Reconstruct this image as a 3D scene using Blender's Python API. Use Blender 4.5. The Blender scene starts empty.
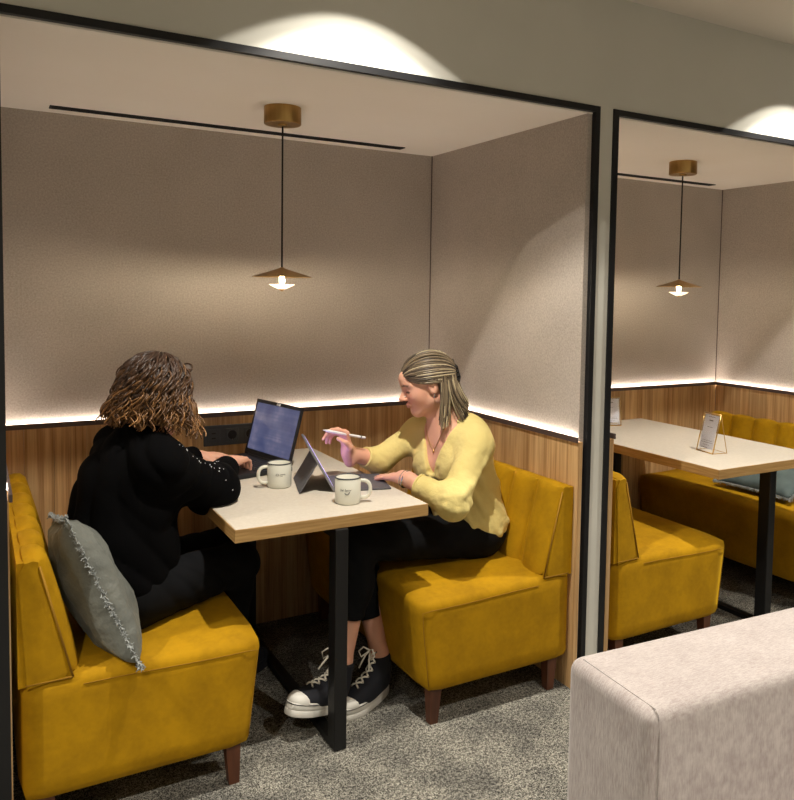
import bpy, bmesh, math, random
import numpy as np
from mathutils import Vector, Matrix
random.seed(7); rng = np.random.default_rng(7)
S = bpy.context.scene
COL = S.collection
PI = math.pi

# ------------------------------------------------------------------ camera, world, exposure
cam = bpy.data.cameras.new('camera'); camo = bpy.data.objects.new('camera', cam); COL.objects.link(camo)
_rx, _ry, _rz = 1.5102, 0.0167, -0.5284
camo.matrix_world = Matrix.Translation((-1.8475, -2.1557, 1.4293)) @ Matrix.Rotation(_rz, 4, 'Z') @ Matrix.Rotation(_rx, 4, 'X') @ Matrix.Rotation(_ry, 4, 'Z')
cam.sensor_fit = 'HORIZONTAL'; cam.sensor_width = 36.0
cam.lens = 795.29 / 794 * 36
cam.shift_x = -(436.77 - 397) / 794; cam.shift_y = -(400 - 339.76) / 794
cam.clip_start = 0.02; cam.clip_end = 60
S.camera = camo
W = bpy.data.worlds.new('world'); S.world = W; W.use_nodes = True
W.node_tree.nodes['Background'].inputs[0].default_value = (0.95, 0.97, 1.0, 1)
W.node_tree.nodes['Background'].inputs[1].default_value = 0.03
S.view_settings.view_transform = 'Standard'; S.view_settings.look = 'None'
S.view_settings.gamma = 1.0; S.view_settings.use_curve_mapping = False
S.view_settings.exposure = 0.15
SPILL_W, FIELD_W, CORE_W = 14.0, 70.0, 52.0   # corridor downlights: reflector spill, main field, hot core
LED_E = 26.0                        # cove LED tape
BULB_E = 1700.0                     # pendant bulbs
SPOT_COL = (1.0, 0.94, 0.84)
LED_COL = (1.0, 0.89, 0.78)

# ------------------------------------------------------------------ materials
def lin(c):
    return tuple(((x/255)/12.92 if x/255 <= .04045 else ((x/255+.055)/1.055)**2.4) for x in c)
def base_mat(name):
    m = bpy.data.materials.new(name); m.use_nodes = True
    nt = m.node_tree
    return m, nt, nt.nodes['Principled BSDF']
def nd(nt, t, **kw):
    n = nt.nodes.new(t)
    for k, v in kw.items():
        if k in n.inputs: n.inputs[k].default_value = v
        else: setattr(n, k, v)
    return n
def coords(nt, scale=(1, 1, 1)):
    tc = nd(nt, 'ShaderNodeTexCoord'); mp = nd(nt, 'ShaderNodeMapping'); mp.inputs['Scale'].default_value = scale
    nt.links.new(tc.outputs['Object'], mp.inputs['Vector']); return mp.outputs[0]
def ramp(nt, fac, stops):
    r = nd(nt, 'ShaderNodeValToRGB'); e = r.color_ramp.elements
    while len(e) < len(stops): e.new(0.5)
    for i, (p, c) in enumerate(stops):
        e[i].position = p; e[i].color = (*c, 1)
    nt.links.new(fac, r.inputs[0]); return r.outputs[0]
def noise(nt, vec, scale, detail=3, rough=.5):
    n = nd(nt, 'ShaderNodeTexNoise'); n.inputs['Scale'].default_value = scale; n.inputs['Detail'].default_value = detail; n.inputs['Roughness'].default_value = rough
    nt.links.new(vec, n.inputs['Vector']); return n.outputs['Fac']
def bump(nt, p, h, strength, dist=.002):
    b = nd(nt, 'ShaderNodeBump'); b.inputs['Strength'].default_value = strength; b.inputs['Distance'].default_value = dist
    nt.links.new(h, b.inputs['Height']); nt.links.new(b.outputs[0], p.inputs['Normal'])
def mat(name, col, rough=.5, metal=0., var=None, vscale=8, vstretch=(1, 1, 1), bmp=None, sheen=0, spec=.5, emit=None, es=0, trans=0, alpha=1, sheen_tint=None, coat=0):
    m, nt, p = base_mat(name)
    c = lin(col)
    p.inputs['Base Color'].default_value = (*c, 1); p.inputs['Roughness'].default_value = rough; p.inputs['Metallic'].default_value = metal
    p.inputs['Specular IOR Level'].default_value = spec
    p.inputs['Coat Weight'].default_value = coat
    if sheen:
        p.inputs['Sheen Weight'].default_value = sheen; p.inputs['Sheen Roughness'].default_value = .4
        p.inputs['Sheen Tint'].default_value = (*lin(sheen_tint or col), 1)
    if var:
        f = noise(nt, coords(nt, vstretch), vscale, 4)
        nt.links.new(ramp(nt, f, [(.3, lin(var)), (.7, c)]), p.inputs['Base Color'])
    if bmp:
        sc, st, ds = bmp
        bump(nt, p, noise(nt, coords(nt), sc, 3), st, ds)
    if emit: p.inputs['Emission Color'].default_value = (*emit, 1); p.inputs['Emission Strength'].default_value = es
    p.inputs['Transmission Weight'].default_value = trans; p.inputs['Alpha'].default_value = alpha
    return m
MT = {}
MT['plaster'] = mat('plaster', (208, 206, 196), .9, var=(203, 201, 191), vscale=3, bmp=(260, .15, .001), spec=.2)
MT['ceiling_paint'] = mat('ceiling_paint', (222, 214, 202), .92, bmp=(200, .1, .001), spec=.2)
MT['booth_ceiling'] = mat('booth_ceiling', (243, 236, 226), .92, var=(240, 232, 221), vscale=2.5, spec=.2)
MT['frame_black'] = mat('frame_black', (26, 26, 28), .42, .3, bmp=(300, .05, .001))
MT['steel_black'] = mat('steel_black', (18, 18, 19), .5, .2, bmp=(120, .1, .001))
MT['ledge'] = mat('ledge', (78, 62, 58), .6)
MT['laminate'] = mat('laminate', (204, 196, 182), .55, var=(196, 187, 172), vscale=90, spec=.35)
MT['oak_edge'] = mat('oak_edge', (196, 158, 100), .55, var=(168, 128, 74), vscale=30, vstretch=(.3, .3, 6))
MT['walnut'] = mat('walnut', (104, 60, 36), .5, var=(74, 40, 24), vscale=30, vstretch=(1, 1, .15))
MT['brass'] = mat('brass', (186, 150, 92), .32, .95, var=(170, 132, 76), vscale=60, vstretch=(1, 1, .05))
MT['cord'] = mat('cord', (22, 18, 16), .8)
MT['sock_black'] = mat('sock_black', (62, 68, 74), .45, bmp=(400, .05, .0005))
MT['sock_hole'] = mat('sock_hole', (8, 8, 9), .6)
MT['lap_black'] = mat('lap_black', (26, 27, 30), .48, bmp=(500, .05, .0004))
MT['key'] = mat('key', (34, 35, 38), .5)
MT['tab_grey'] = mat('tab_grey', (96, 94, 98), .55, .15, var=(84, 82, 88), vscale=200)
MT['tab_edge'] = mat('tab_edge', (150, 152, 158), .35, .7)
MT['enamel'] = mat('enamel', (226, 224, 210), .25, coat=.3, var=(220, 218, 204), vscale=12)
MT['enamel_in'] = mat('enamel_in', (228, 228, 224), .25)
MT['rim_dark'] = mat('rim_dark', (50, 52, 58), .4)
MT['print'] = mat('print', (70, 72, 74), .7)
MT['pen'] = mat('pen', (238, 236, 236), .35)
MT['pen_band'] = mat('pen_band', (70, 70, 76), .35, .4)
MT['paper'] = mat('paper', (226, 226, 238), .8)
MT['gold'] = mat('gold', (206, 168, 104), .3, .95)
def mk_clear():
    m, nt, p = base_mat('clear_acrylic'); p.inputs['Roughness'].default_value = .05; p.inputs['Base Color'].default_value = (.9, .92, .95, 1)
    tr = nd(nt, 'ShaderNodeBsdfTransparent'); mx = nd(nt, 'ShaderNodeMixShader'); mx.inputs[0].default_value = .12
    nt.links.new(tr.outputs[0], mx.inputs[1]); nt.links.new(p.outputs[0], mx.inputs[2]); nt.links.new(mx.outputs[0], nt.nodes['Material Output'].inputs[0]); return m
MT['clear'] = mk_clear()
MT['cam_white'] = mat('cam_white', (235, 235, 235), .5)
MT['shoe_black'] = mat('shoe_black', (24, 26, 34), .85, bmp=(700, .3, .0006))
MT['rubber'] = mat('rubber', (226, 224, 216), .55, var=(212, 208, 198), vscale=20)
MT['rubber_line'] = mat('rubber_line', (30, 30, 36), .6)
MT['lace'] = mat('lace', (228, 222, 206), .85)
MT['denim'] = mat('denim', (13, 14, 17), .9, var=(8, 9, 11), vscale=14, bmp=(500, .3, .0006), spec=.2)
MT['knit_black'] = mat('knit_black', (9, 9, 10), .95, var=(6, 6, 7), vscale=10, bmp=(420, .4, .001), spec=.06)
MT['knit_yellow'] = mat('knit_yellow', (222, 205, 136), .9, var=(216, 197, 126), vscale=9, bmp=(26, .55, .012), sheen=.25, spec=.15, sheen_tint=(240, 225, 170))
MT['sequin'] = mat('sequin', (235, 235, 240), .3)
MT['silver'] = mat('silver', (190, 186, 180), .25, .95)
MT['clip'] = mat('clip', (18, 18, 22), .35)
MT['tortoise'] = mat('tortoise', (60, 34, 20), .25, coat=.5)
MT['lens_dark'] = mat('lens_dark', (150, 140, 136), .08, trans=.6)
MT['trim_ring'] = mat('trim_ring', (232, 230, 224), .5)
MT['slot_black'] = mat('slot_black', (16, 14, 14), .6)
MT['cushion'] = mat('cushion', (122, 124, 116), .8, var=(96, 99, 94), vscale=11, bmp=(24, .7, .014), sheen=.25, sheen_tint=(190, 195, 185))
MT['fringe'] = mat('fringe', (150, 154, 152), .9)
MT['cushion_teal'] = mat('cushion_teal', (96, 110, 108), .85, var=(78, 92, 92), vscale=14, bmp=(350, .25, .001), sheen=.3)
MT['led'] = mat('led', (255, 240, 220), .6, emit=LED_COL, es=LED_E)
MT['bulb'] = mat('bulb', (255, 240, 210), .4, emit=(1, .85, .62), es=BULB_E)
MT['lamp_face'] = mat('lamp_face', (255, 250, 240), .5, emit=(1, .94, .84), es=6)
MT['screen_tab'] = mat('screen_tab', (20, 20, 30), .3, emit=(.52, .42, 1.0), es=2.2)

def mk_velvet():
    m, nt, p = base_mat('velvet_mustard')
    v = coords(nt)
    f = noise(nt, v, 9, 4, .6); f2 = noise(nt, v, 60, 3)
    mx = nd(nt, 'ShaderNodeMath', operation='MULTIPLY_ADD'); mx.inputs[1].default_value = .35; nt.links.new(f2, mx.inputs[0]); nt.links.new(f, mx.inputs[2])
    nt.links.new(ramp(nt, mx.outputs[0], [(.4, lin((151, 111, 4))), (.85, lin((180, 135, 8)))]), p.inputs['Base Color'])
    p.inputs['Roughness'].default_value = .85; p.inputs['Specular IOR Level'].default_value = .2
    p.inputs['Sheen Weight'].default_value = .35; p.inputs['Sheen Roughness'].default_value = .35; p.inputs['Sheen Tint'].default_value = (*lin((225, 180, 40)), 1)
    bump(nt, p, noise(nt, v, 320, 2), .15, .001); return m
MT['velvet'] = mk_velvet()
MT['velvet_seam'] = mat('velvet_seam', (150, 108, 6), .85, sheen=.25)
def mk_wood():
    m, nt, p = base_mat('oak_veneer')
    oi = nd(nt, 'ShaderNodeObjectInfo')
    tc = nd(nt, 'ShaderNodeTexCoord'); ad = nd(nt, 'ShaderNodeVectorMath', operation='MULTIPLY_ADD')
    nt.links.new(oi.outputs['Random'], ad.inputs[0]); ad.inputs[1].default_value = (7.3, 3.1, 5.7); nt.links.new(tc.outputs['Object'], ad.inputs[2])
    def mp(s):
        q = nd(nt, 'ShaderNodeMapping'); q.inputs['Scale'].default_value = s; nt.links.new(ad.outputs[0], q.inputs['Vector']); return q.outputs[0]
    a = noise(nt, mp((26, 26, .9)), 1.6, 5, .62); b = noise(nt, mp((120, 120, 2.0)), 1.5, 3)
    s = nd(nt, 'ShaderNodeMath', operation='MULTIPLY_ADD'); s.inputs[1].default_value = .4; nt.links.new(b, s.inputs[0]); nt.links.new(a, s.inputs[2])
    c = ramp(nt, s.outputs[0], [(.40, lin((122, 88, 54))), (.56, lin((172, 133, 88))), (.72, lin((198, 160, 112))), (.9, lin((216, 182, 134)))])
    hs = nd(nt, 'ShaderNodeHueSaturation'); nt.links.new(c, hs.inputs['Color'])
    mr = nd(nt, 'ShaderNodeMapRange'); mr.inputs['To Min'].default_value = .82; mr.inputs['To Max'].default_value = 1.12
    nt.links.new(oi.outputs['Random'], mr.inputs['Value']); nt.links.new(mr.outputs[0], hs.inputs['Value'])
    nt.links.new(hs.outputs[0], p.inputs['Base Color']); p.inputs['Roughness'].default_value = .55; p.inputs['Specular IOR Level'].default_value = .3
    bump(nt, p, s.outputs[0], .15, .001); return m
MT['wood'] = mk_wood()
def mk_felt():
    m, nt, p = base_mat('felt_wall'); v = coords(nt)
    f = noise(nt, v, 150, 4, .7); g = noise(nt, v, 4, 3)
    s = nd(nt, 'ShaderNodeMath', operation='MULTIPLY_ADD'); s.inputs[1].default_value = .25; nt.links.new(g, s.inputs[0]); nt.links.new(f, s.inputs[2])
    nt.links.new(ramp(nt, s.outputs[0], [(.4, lin((164, 154, 144))), (.85, lin((200, 190, 180)))]), p.inputs['Base Color'])
    p.inputs['Roughness'].default_value = .95; p.inputs['Specular IOR Level'].default_value = .1
    bump(nt, p, f, .35, .002); return m
MT['felt'] = mk_felt()
def mk_carpet():
    m, nt, p = base_mat('carpet'); v = coords(nt)
    big = noise(nt, v, 4.2, 5, .62); fine = noise(nt, v, 250, 2, .6); mid = noise(nt, v, 90, 3, .6)
    s = nd(nt, 'ShaderNodeMath', operation='MULTIPLY_ADD'); s.inputs[1].default_value = .55; nt.links.new(mid, s.inputs[0]); nt.links.new(fine, s.inputs[2])
    h = nd(nt, 'ShaderNodeMath', operation='MULTIPLY'); h.inputs[1].default_value = .65; nt.links.new(s.outputs[0], h.inputs[0])
    sp = ramp(nt, h.outputs[0], [(.41, lin((34, 33, 32))), (.5, lin((122, 119, 112))), (.6, lin((192, 189, 178)))])
    tone = ramp(nt, big, [(.4, (.5, .5, .5)), (.6, (1.0, .99, .95))])
    mx = nd(nt, 'ShaderNodeMix', data_type='RGBA', blend_type='MULTIPLY'); mx.inputs[0].default_value = 1
    nt.links.new(sp, mx.inputs[6]); nt.links.new(tone, mx.inputs[7]); nt.links.new(mx.outputs[2], p.inputs['Base Color'])
    p.inputs['Roughness'].default_value = 1; p.inputs['Specular IOR Level'].default_value = .05
    bump(nt, p, h.outputs[0], .6, .005); return m
MT['carpet'] = mk_carpet()
def mk_linen():
    m, nt, p = base_mat('linen_mauve')
    a = noise(nt, coords(nt, (1, 1, 1)), 10, 5, .7); b = noise(nt, coords(nt, (40, 220, 30)), 1.6, 3); d = noise(nt, coords(nt, (240, 240, 40)), 1.5, 3)
    s = nd(nt, 'ShaderNodeMath', operation='MULTIPLY_ADD'); s.inputs[1].default_value = .8; nt.links.new(a, s.inputs[0]); nt.links.new(b, s.inputs[2])
    s2 = nd(nt, 'ShaderNodeMath', operation='MULTIPLY_ADD'); s2.inputs[1].default_value = .7; nt.links.new(d, s2.inputs[0]); nt.links.new(s.outputs[0], s2.inputs[2])
    s3 = nd(nt, 'ShaderNodeMath', operation='MULTIPLY'); s3.inputs[1].default_value = .5; nt.links.new(s2.outputs[0], s3.inputs[0])
    nt.links.new(ramp(nt, s3.outputs[0], [(.38, lin((146, 135, 131))), (.56, lin((166, 155, 151))), (.76, lin((186, 177, 172)))]), p.inputs['Base Color'])
    p.inputs['Roughness'].default_value = .9; p.inputs['Specular IOR Level'].default_value = .15
    p.inputs['Sheen Weight'].default_value = .3; bump(nt, p, s2.outputs[0], .25, .002); return m
MT['linen'] = mk_linen()
def mk_attr(name, rough, stretch=0, spec=.4, sss=0):
    m, nt, p = base_mat(name)
    at = nd(nt, 'ShaderNodeAttribute'); at.attribute_name = 'tint'
    nt.links.new(at.outputs['Color'], p.inputs['Base Color']); p.inputs['Roughness'].default_value = rough; p.inputs['Specular IOR Level'].default_value = spec
    if sss: p.inputs['Subsurface Weight'].default_value = sss; p.inputs['Subsurface Radius'].default_value = (.012, .004, .002); p.inputs['Subsurface Scale'].default_value = 1.0
    return m
MT['skin'] = mk_attr('skin', .5, sss=.12)
MT['hair'] = mk_attr('hair', .42)
def mk_screen():
    m, nt, p = base_mat('screen_laptop')
    v = coords(nt); f = noise(nt, v, 14, 2); f2 = noise(nt, coords(nt, (2, 2, 90)), 1.2, 1)
    s = nd(nt, 'ShaderNodeMath', operation='MULTIPLY_ADD'); s.inputs[1].default_value = .35; nt.links.new(f2, s.inputs[0]); nt.links.new(f, s.inputs[2])
    c = ramp(nt, s.outputs[0], [(.35, (.045, .06, .16)), (.75, (.11, .12, .22)), (.95, (.22, .2, .3))])
    p.inputs['Base Color'].default_value = (.01, .01, .015, 1); p.inputs['Roughness'].default_value = .3
    nt.links.new(c, p.inputs['Emission Color']); p.inputs['Emission Strength'].default_value = .75; return m
MT['screen_lap'] = mk_screen()

# ------------------------------------------------------------------ mesh helpers (all vertices in world space)
class MB:
    def __init__(s): s.v = []; s.f = []
    def add(s, vs, fs):
        o = len(s.v); s.v += [tuple(x) for x in vs]; s.f += [tuple(i+o for i in f) for f in fs]; return s
    def box(s, a, b, T=None):
        x0, y0, z0 = a; x1, y1, z1 = b
        vs = [Vector(c) for c in ((x0, y0, z0), (x1, y0, z0), (x1, y1, z0), (x0, y1, z0), (x0, y0, z1), (x1, y0, z1), (x1, y1, z1), (x0, y1, z1))]
        if T: vs = [T @ q for q in vs]
        return s.add(vs, [(0, 3, 2, 1), (4, 5, 6, 7), (0, 1, 5, 4), (1, 2, 6, 5), (2, 3, 7, 6), (3, 0, 4, 7)])
    def rbox(s, a, b, r, seg=3, T=None, fn=None):
        bm = bmesh.new(); bmesh.ops.create_cube(bm, size=1)
        c = [(a[i]+b[i])/2 for i in range(3)]; d = [b[i]-a[i] for i in range(3)]
        for q in bm.verts: q.co = Vector([c[i]+q.co[i]*d[i] for i in range(3)])
        bmesh.ops.bevel(bm, geom=list(bm.edges), offset=r, segments=seg, profile=.5, affect='EDGES')
        bm.verts.index_update()
        vs = [q.co.copy() for q in bm.verts]
        if fn: vs = [fn(q) for q in vs]
        if T: vs = [T @ q for q in vs]
        s.add(vs, [[q.index for q in f.verts] for f in bm.faces]); bm.free(); return s
    def tube(s, pts, r, n=8, cap=True, squash=None):
        pts = [Vector(q) for q in pts]; m = len(pts)
        rs = [r]*m if not hasattr(r, '__len__') else r
        tan = [(pts[min(i+1, m-1)]-pts[max(i-1, 0)]).normalized() for i in range(m)]
        u = tan[0].orthogonal().normalized() if squash is None else (squash - tan[0]*squash.dot(tan[0])).normalized()
        vs = []; fs = []
        for i in range(m):
            u = (u - tan[i]*u.dot(tan[i])).normalized(); w = tan[i].cross(u)
            for k in range(n):
                a = 2*PI*k/n; vs.append(pts[i]+(u*math.cos(a)*(1 if squash is None else .45)+w*math.sin(a))*rs[i])
        for i in range(m-1):
            for k in range(n):
                fs.append((i*n+k, i*n+(k+1) % n, (i+1)*n+(k+1) % n, (i+1)*n+k))
        if cap: fs += [tuple(range(n))[::-1], tuple((m-1)*n+k for k in range(n))]
        return s.add(vs, fs)
    def lathe(s, prof, c, n=32, T=None, close=False):
        vs = []; fs = []; m = len(prof)
        for (r, z) in prof:
            for k in range(n):
                a = 2*PI*k/n; q = Vector((r*math.cos(a), r*math.sin(a), z))
                vs.append((T @ q) if T else Vector(c)+q)
        for i in range(m-1):
            for k in range(n): fs.append((i*n+k, i*n+(k+1) % n, (i+1)*n+(k+1) % n, (i+1)*n+k))
        if not close: fs += [tuple(range(n))[::-1], tuple((m-1)*n+k for k in range(n))]
        return s.add(vs, fs)
    def prism(s, outline, z0, z1, T=None):
        n = len(outline); vs = [Vector((x, y, z0)) for x, y in outline]+[Vector((x, y, z1)) for x, y in outline]
        if T: vs = [T @ q for q in vs]
        return s.add(vs, [tuple(range(n))[::-1], tuple(range(n, 2*n))]+[(i, (i+1) % n, (i+1) % n+n, i+n) for i in range(n)])
def link(name, me, m, parent=None, smooth=True):
    o = bpy.data.objects.new(name, me); COL.objects.link(o)
    if m: me.materials.append(MT[m] if isinstance(m, str) else m)
    if smooth: me.shade_smooth()
    if parent:
        o.parent = parent
        if parent.get('_root'): o.matrix_parent_inverse = Matrix.Translation(-parent.location)
    return o
def obj(name, mb, m, parent=None, smooth=False, angle=None):
    me = bpy.data.meshes.new(name); me.from_pydata(mb.v, [], mb.f); me.validate(); me.update()
    o = link(name, me, m, parent, smooth or angle is not None)
    if angle is not None: me.set_sharp_from_angle(angle=math.radians(angle))
    return o
def tag(o, label, cat, group=None):
    o['label'] = label; o['category'] = cat
    if group: o['group'] = group
    return o
def thing(name, label, cat, loc=(0, 0, 0), group=None):
    o = bpy.data.objects.new(name, None); COL.objects.link(o); o.location = loc; o['_root'] = 1; o.empty_display_size = .05
    return tag(o, label, cat, group)
def struct(name, mb, m, label=None, smooth=False):
    o = obj(name, mb, m, None, smooth); o['kind'] = 'structure'
    if label: o['label'] = label
    return o
def copy_tree(o, parent=None, off=None, label=None):
    c = o.copy(); COL.objects.link(c)
    if parent:
        c.parent = parent; c.matrix_parent_inverse = o.matrix_parent_inverse.copy()
    if off: c.location = o.location + Vector(off)
    if label: c['label'] = label
    for ch in o.children: copy_tree(ch, c)
    return c

# ------------------------------------------------------------------ room
PER = 1.98                      # booth spacing
XL, D, ZC, ZL = -1.78, 1.10, 2.057, .905
ZT, ZH = 2.082, 2.466           # frame outer top, corridor ceiling
struct('floor', MB().box((-4.2, -4.5, -.05), (4.4, 1.25, 0)), 'carpet', 'mottled grey green loop carpet')
struct('ceiling', MB().box((-4.2, -4.5, ZH), (4.4, 0, ZH+.05)), 'ceiling_paint', 'pale corridor ceiling')
mbw = MB().box((-4.2, 0, ZT), (4.4, .07, ZH+.05))
for k in (-1, 0, 1): mbw.box((.0535+k*PER, 0, 0), (.116+k*PER, .07, ZT))
struct('wall_front', mbw, 'plaster', 'grey plaster wall above and between the booth openings')
struct('wall_corridor', MB().box((-4.2, -4.55, 0), (4.4, -4.5, ZH)), 'plaster')
struct('wall_left', MB().box((-4.25, -4.5, 0), (-4.2, 0, ZH)), 'plaster')
ntrim = [0]
def trim(mb, m, label=None):
    ntrim[0] += 1; return struct('trim_%d' % ntrim[0], mb, m, label)
def planks(parent, along, a0, a1, fixed, side, z0, z1):
    """vertical veneer staves; along = 'x' (back wall) or 'y' (side walls); face at `fixed`, body goes to `side`"""
    a = a0
    while a < a1-.01:
        w = min(random.choice((.055, .07, .085, .1, .12)), a1-a)
        if a1-a-w < .03: w = a1-a
        j = random.uniform(0, .0012)
        lo, hi = sorted((fixed+side*j, fixed+side*.02))
        mb = MB()
        if along == 'x': mb.box((a+.0006, lo, z0), (a+w-.0006, hi, z1))
        else: mb.box((lo, a+.0006, z0), (hi, a+w-.0006, z1))
        obj('plank', mb, 'wood', parent); a += w
for k, ox in enumerate((0, PER)):
    xl, xr = (XL, 0) if k == 0 else (.168, ox)
    wb = struct('wall_back_%d' % (k+1), MB().box((xl-.06, D, 0), (xr+.06, D+.05, ZC)), 'felt', 'beige felt back wall of the booth over a wood dado')
    wr = struct('wall_right_%d' % (k+1), MB().box((xr+.012, .014, 0), (xr+.06, D, ZC)), 'felt', 'beige felt side wall on the right of the booth')
    wl = struct('wall_side_%d' % (k+1), MB().box((xl-.06, .014, 0), (xl-.012, D, ZC)), 'felt', 'beige felt side wall on the left of the booth')
    planks(wb, 'x', xl, xr, D-.015, 1, 0, ZL-.002)
    planks(wr, 'y', .0, D-.016, xr, 1, 0, ZL-.002)
    planks(wl, 'y', .0, D-.016, xl, -1, 0, ZL-.002)
    struct('ceiling_booth_%d' % (k+1), MB().box((xl-.06, .012, ZC), (xr+.06, D+.05, ZC+.05)), 'booth_ceiling', 'pale beige booth ceiling')
    # dark ledge lip in front of the light cove
    l = MB().box((xl+.008, D-.022, ZL-.003), (xr-.008, D-.0155, ZL+.016)).box((xr-.008, .0, ZL-.003), (xr-.001, D-.022, ZL+.016)).box((xl+.001, .0, ZL-.003), (xl+.008, D-.022, ZL+.016))
    trim(l, 'ledge', 'thin dark ledge lip above the wood panelling')
    for q, (a, b, nm) in enumerate((((xl+.02, D-.0145, ZL+.006), (xr-.02, D-.002, ZL+.012), 'back wall'), ((xr-.0005, .02, ZL+.006), (xr+.0115, D-.02, ZL+.012), 'right side wall'), ((xl-.0115, .1, ZL+.006), (xl+.0005, D-.02, ZL+.012), 'left side wall'))):
        o = obj('led_strip', MB().box(a, b), 'led')
        tag(o, 'glowing white light strip along the ledge of the %s, %s booth' % (nm, 'occupied' if k == 0 else 'empty'), 'light strip', 'cove light strips')
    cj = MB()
    for cx, s in ((xr+.012, -1), (xl-.012, 1)): lo, hi = sorted((cx, cx+s*.003)); cj.box((lo, D-.004, ZL+.02), (hi, D, ZC))  # thin dark bars draw the shadow line in the felt corners
    trim(cj, 'ledge', 'thin dark strip standing in for a shadow gap in the corner of the felt walls')
    # black metal reveal frame around the opening
    xo, xi = .0535+ox, .033+ox
    xo2, xi2 = (-1.864, -1.784) if k == 0 else (.116, .141)
    f = MB().box((xi2, -.006, ZT-.02), (xi, .014, ZT)).box((xi, -.006, 0), (xo, .014, ZT)).box((xo2, -.006, 0), (xi2, .014, ZT))
    trim(f, 'frame_black', 'black metal frame around the %s booth opening' % ('occupied' if k == 0 else 'empty'))
    # linear slot diffuser in booth ceiling
    t = thing('slot_diffuser', 'long thin black air slot in the ceiling of the %s booth' % ('occupied' if k == 0 else 'empty'), 'air slot', (-.9+ox, .99, ZC), 'ceiling air slots')
    x0, x1 = -1.604+ox, -.201+ox
    obj('frame', MB().box((x0, .968, ZC-.004), (x1, .976, ZC+.0)).box((x0, 1.006, ZC-.004), (x1, 1.014, ZC)).box((x0, .976, ZC-.004), (x0+.008, 1.006, ZC)).box((x1-.008, .976, ZC-.004), (x1, 1.006, ZC)), 'slot_black', t)
    obj('recess', MB().box((x0+.008, .976, ZC-.0012), (x1-.008, 1.006, ZC-.0002)), 'slot_black', t)
    obj('blade', MB().box((x0+.008, .988, ZC-.004), (x1-.008, .992, ZC-.0012)), 'frame_black', t)
struct('wall_end', MB().box((PER+.15, 0.07, 0), (PER+.2, D+.05, ZH)), 'plaster')

# ------------------------------------------------------------------ corridor downlights
def downlight(x, y, label, w=1.0):
    t = thing('ceiling_downlight', label, 'downlight', (x, y, ZH), 'corridor downlights')
    obj('trim_ring', MB().lathe([(.036, -.001), (.036, -.006), (.05, -.006), (.053, -.001)], (x, y, ZH), 32, close=True), 'trim_ring', t, angle=40)
    obj('lamp_face', MB().lathe([(.0, -.001), (.036, -.001)], (x, y, ZH), 32, close=True), 'lamp_face', t)
    for nm, e, ang, bl, r in (('spill', SPILL_W, 109, .05, .012), ('field', FIELD_W, 103, .25, .012), ('core', CORE_W, 82, .5, .012)):
        L = bpy.data.lights.new(nm, 'SPOT'); L.energy = e*w; L.spot_size = math.radians(ang); L.spot_blend = bl; L.shadow_soft_size = r; L.color = SPOT_COL
        lo = bpy.data.objects.new(nm, L); COL.objects.link(lo); lo.parent = t; lo.location = (0, 0, -.018)
    return t
downlight(-.894, -.325, 'recessed round ceiling light above the occupied booth opening')
downlight(-.894+PER, -.325, 'recessed round ceiling light above the empty booth opening')
downlight(-.894-PER, -.325, 'recessed round ceiling light farthest left along the booth wall')
downlight(-.3, -1.9, 'recessed round ceiling light over the pale mauve sofa', .8)
downlight(-2.5, -1.9, 'recessed round ceiling light in the middle of the corridor', 1.2)
downlight(1.7, -1.9, 'recessed round ceiling light at the right end of the corridor', 1.2)
for x, nm in ((-2.5, 'left'), (-.3, 'middle'), (1.7, 'right')): downlight(x, -3.6, 'added unseen ceiling light for bounce, in a row along the far corridor wall, ' + nm, 1.2)  # unseen back row, added to brighten the corridor with bounced light

# ------------------------------------------------------------------ pendants
def pendant(ox, label):
    x, y = -.908+ox, .54
    t = thing('pendant_lamp', label, 'pendant lamp', (x, y, ZC), 'brass pendant lamps')
    obj('canopy', MB().lathe([(.0635, 0), (.064, -.056), (.062, -.0585), (.018, -.0585), (.016, -.064), (.004, -.066)], (x, y, ZC), 48), 'brass', t, angle=40)
    obj('cord', MB().tube([(x, y, ZC-.064), (x, y, 1.503)], .0032, 8), 'cord', t, True)
    zs = 1.47
    obj('shade', MB().lathe([(.004, .036), (.012, .031), (.104, .0015), (.104, 0), (.012, .026), (.004, .03)], (x, y, zs), 64), 'brass', t, angle=40)
    b = obj('bulb_holder', MB().lathe([(.012, .03), (.012, .004), (.008, .003)], (x, y, zs), 24), 'brass', t, angle=40)
    obj('bulb', MB().lathe([(.004, .004), (.0075, .001), (.008, -.018), (.005, -.0225)], (x, y, zs), 20), 'bulb', t, True)
    obj('diffuser', MB().lathe([(.006, -.024), (.044, -.024), (.045, -.026), (.04, -.029), (.012, -.042), (.005, -.045)], (x, y, zs), 48), 'diffuser', t, angle=40)
    obj('finial', MB().lathe([(.014, -.0415), (.0045, -.0475), (.001, -.049)], (x, y, zs), 24), 'brass', t, angle=50)
def mk_diff():
    m, nt, p = base_mat('diffuser')
    p.inputs['Base Color'].default_value = (1, .97, .9, 1); p.inputs['Roughness'].default_value = .3; p.inputs['Transmission Weight'].default_value = .7
    p.inputs['Emission Color'].default_value = (1, .84, .62, 1); p.inputs['Emission Strength'].default_value = 1.2; return m
MT['diffuser'] = mk_diff()
pendant(0, 'brass cone pendant lamp hanging over the two women')
pendant(PER-.018, 'brass cone pendant lamp hanging in the empty booth')

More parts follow.
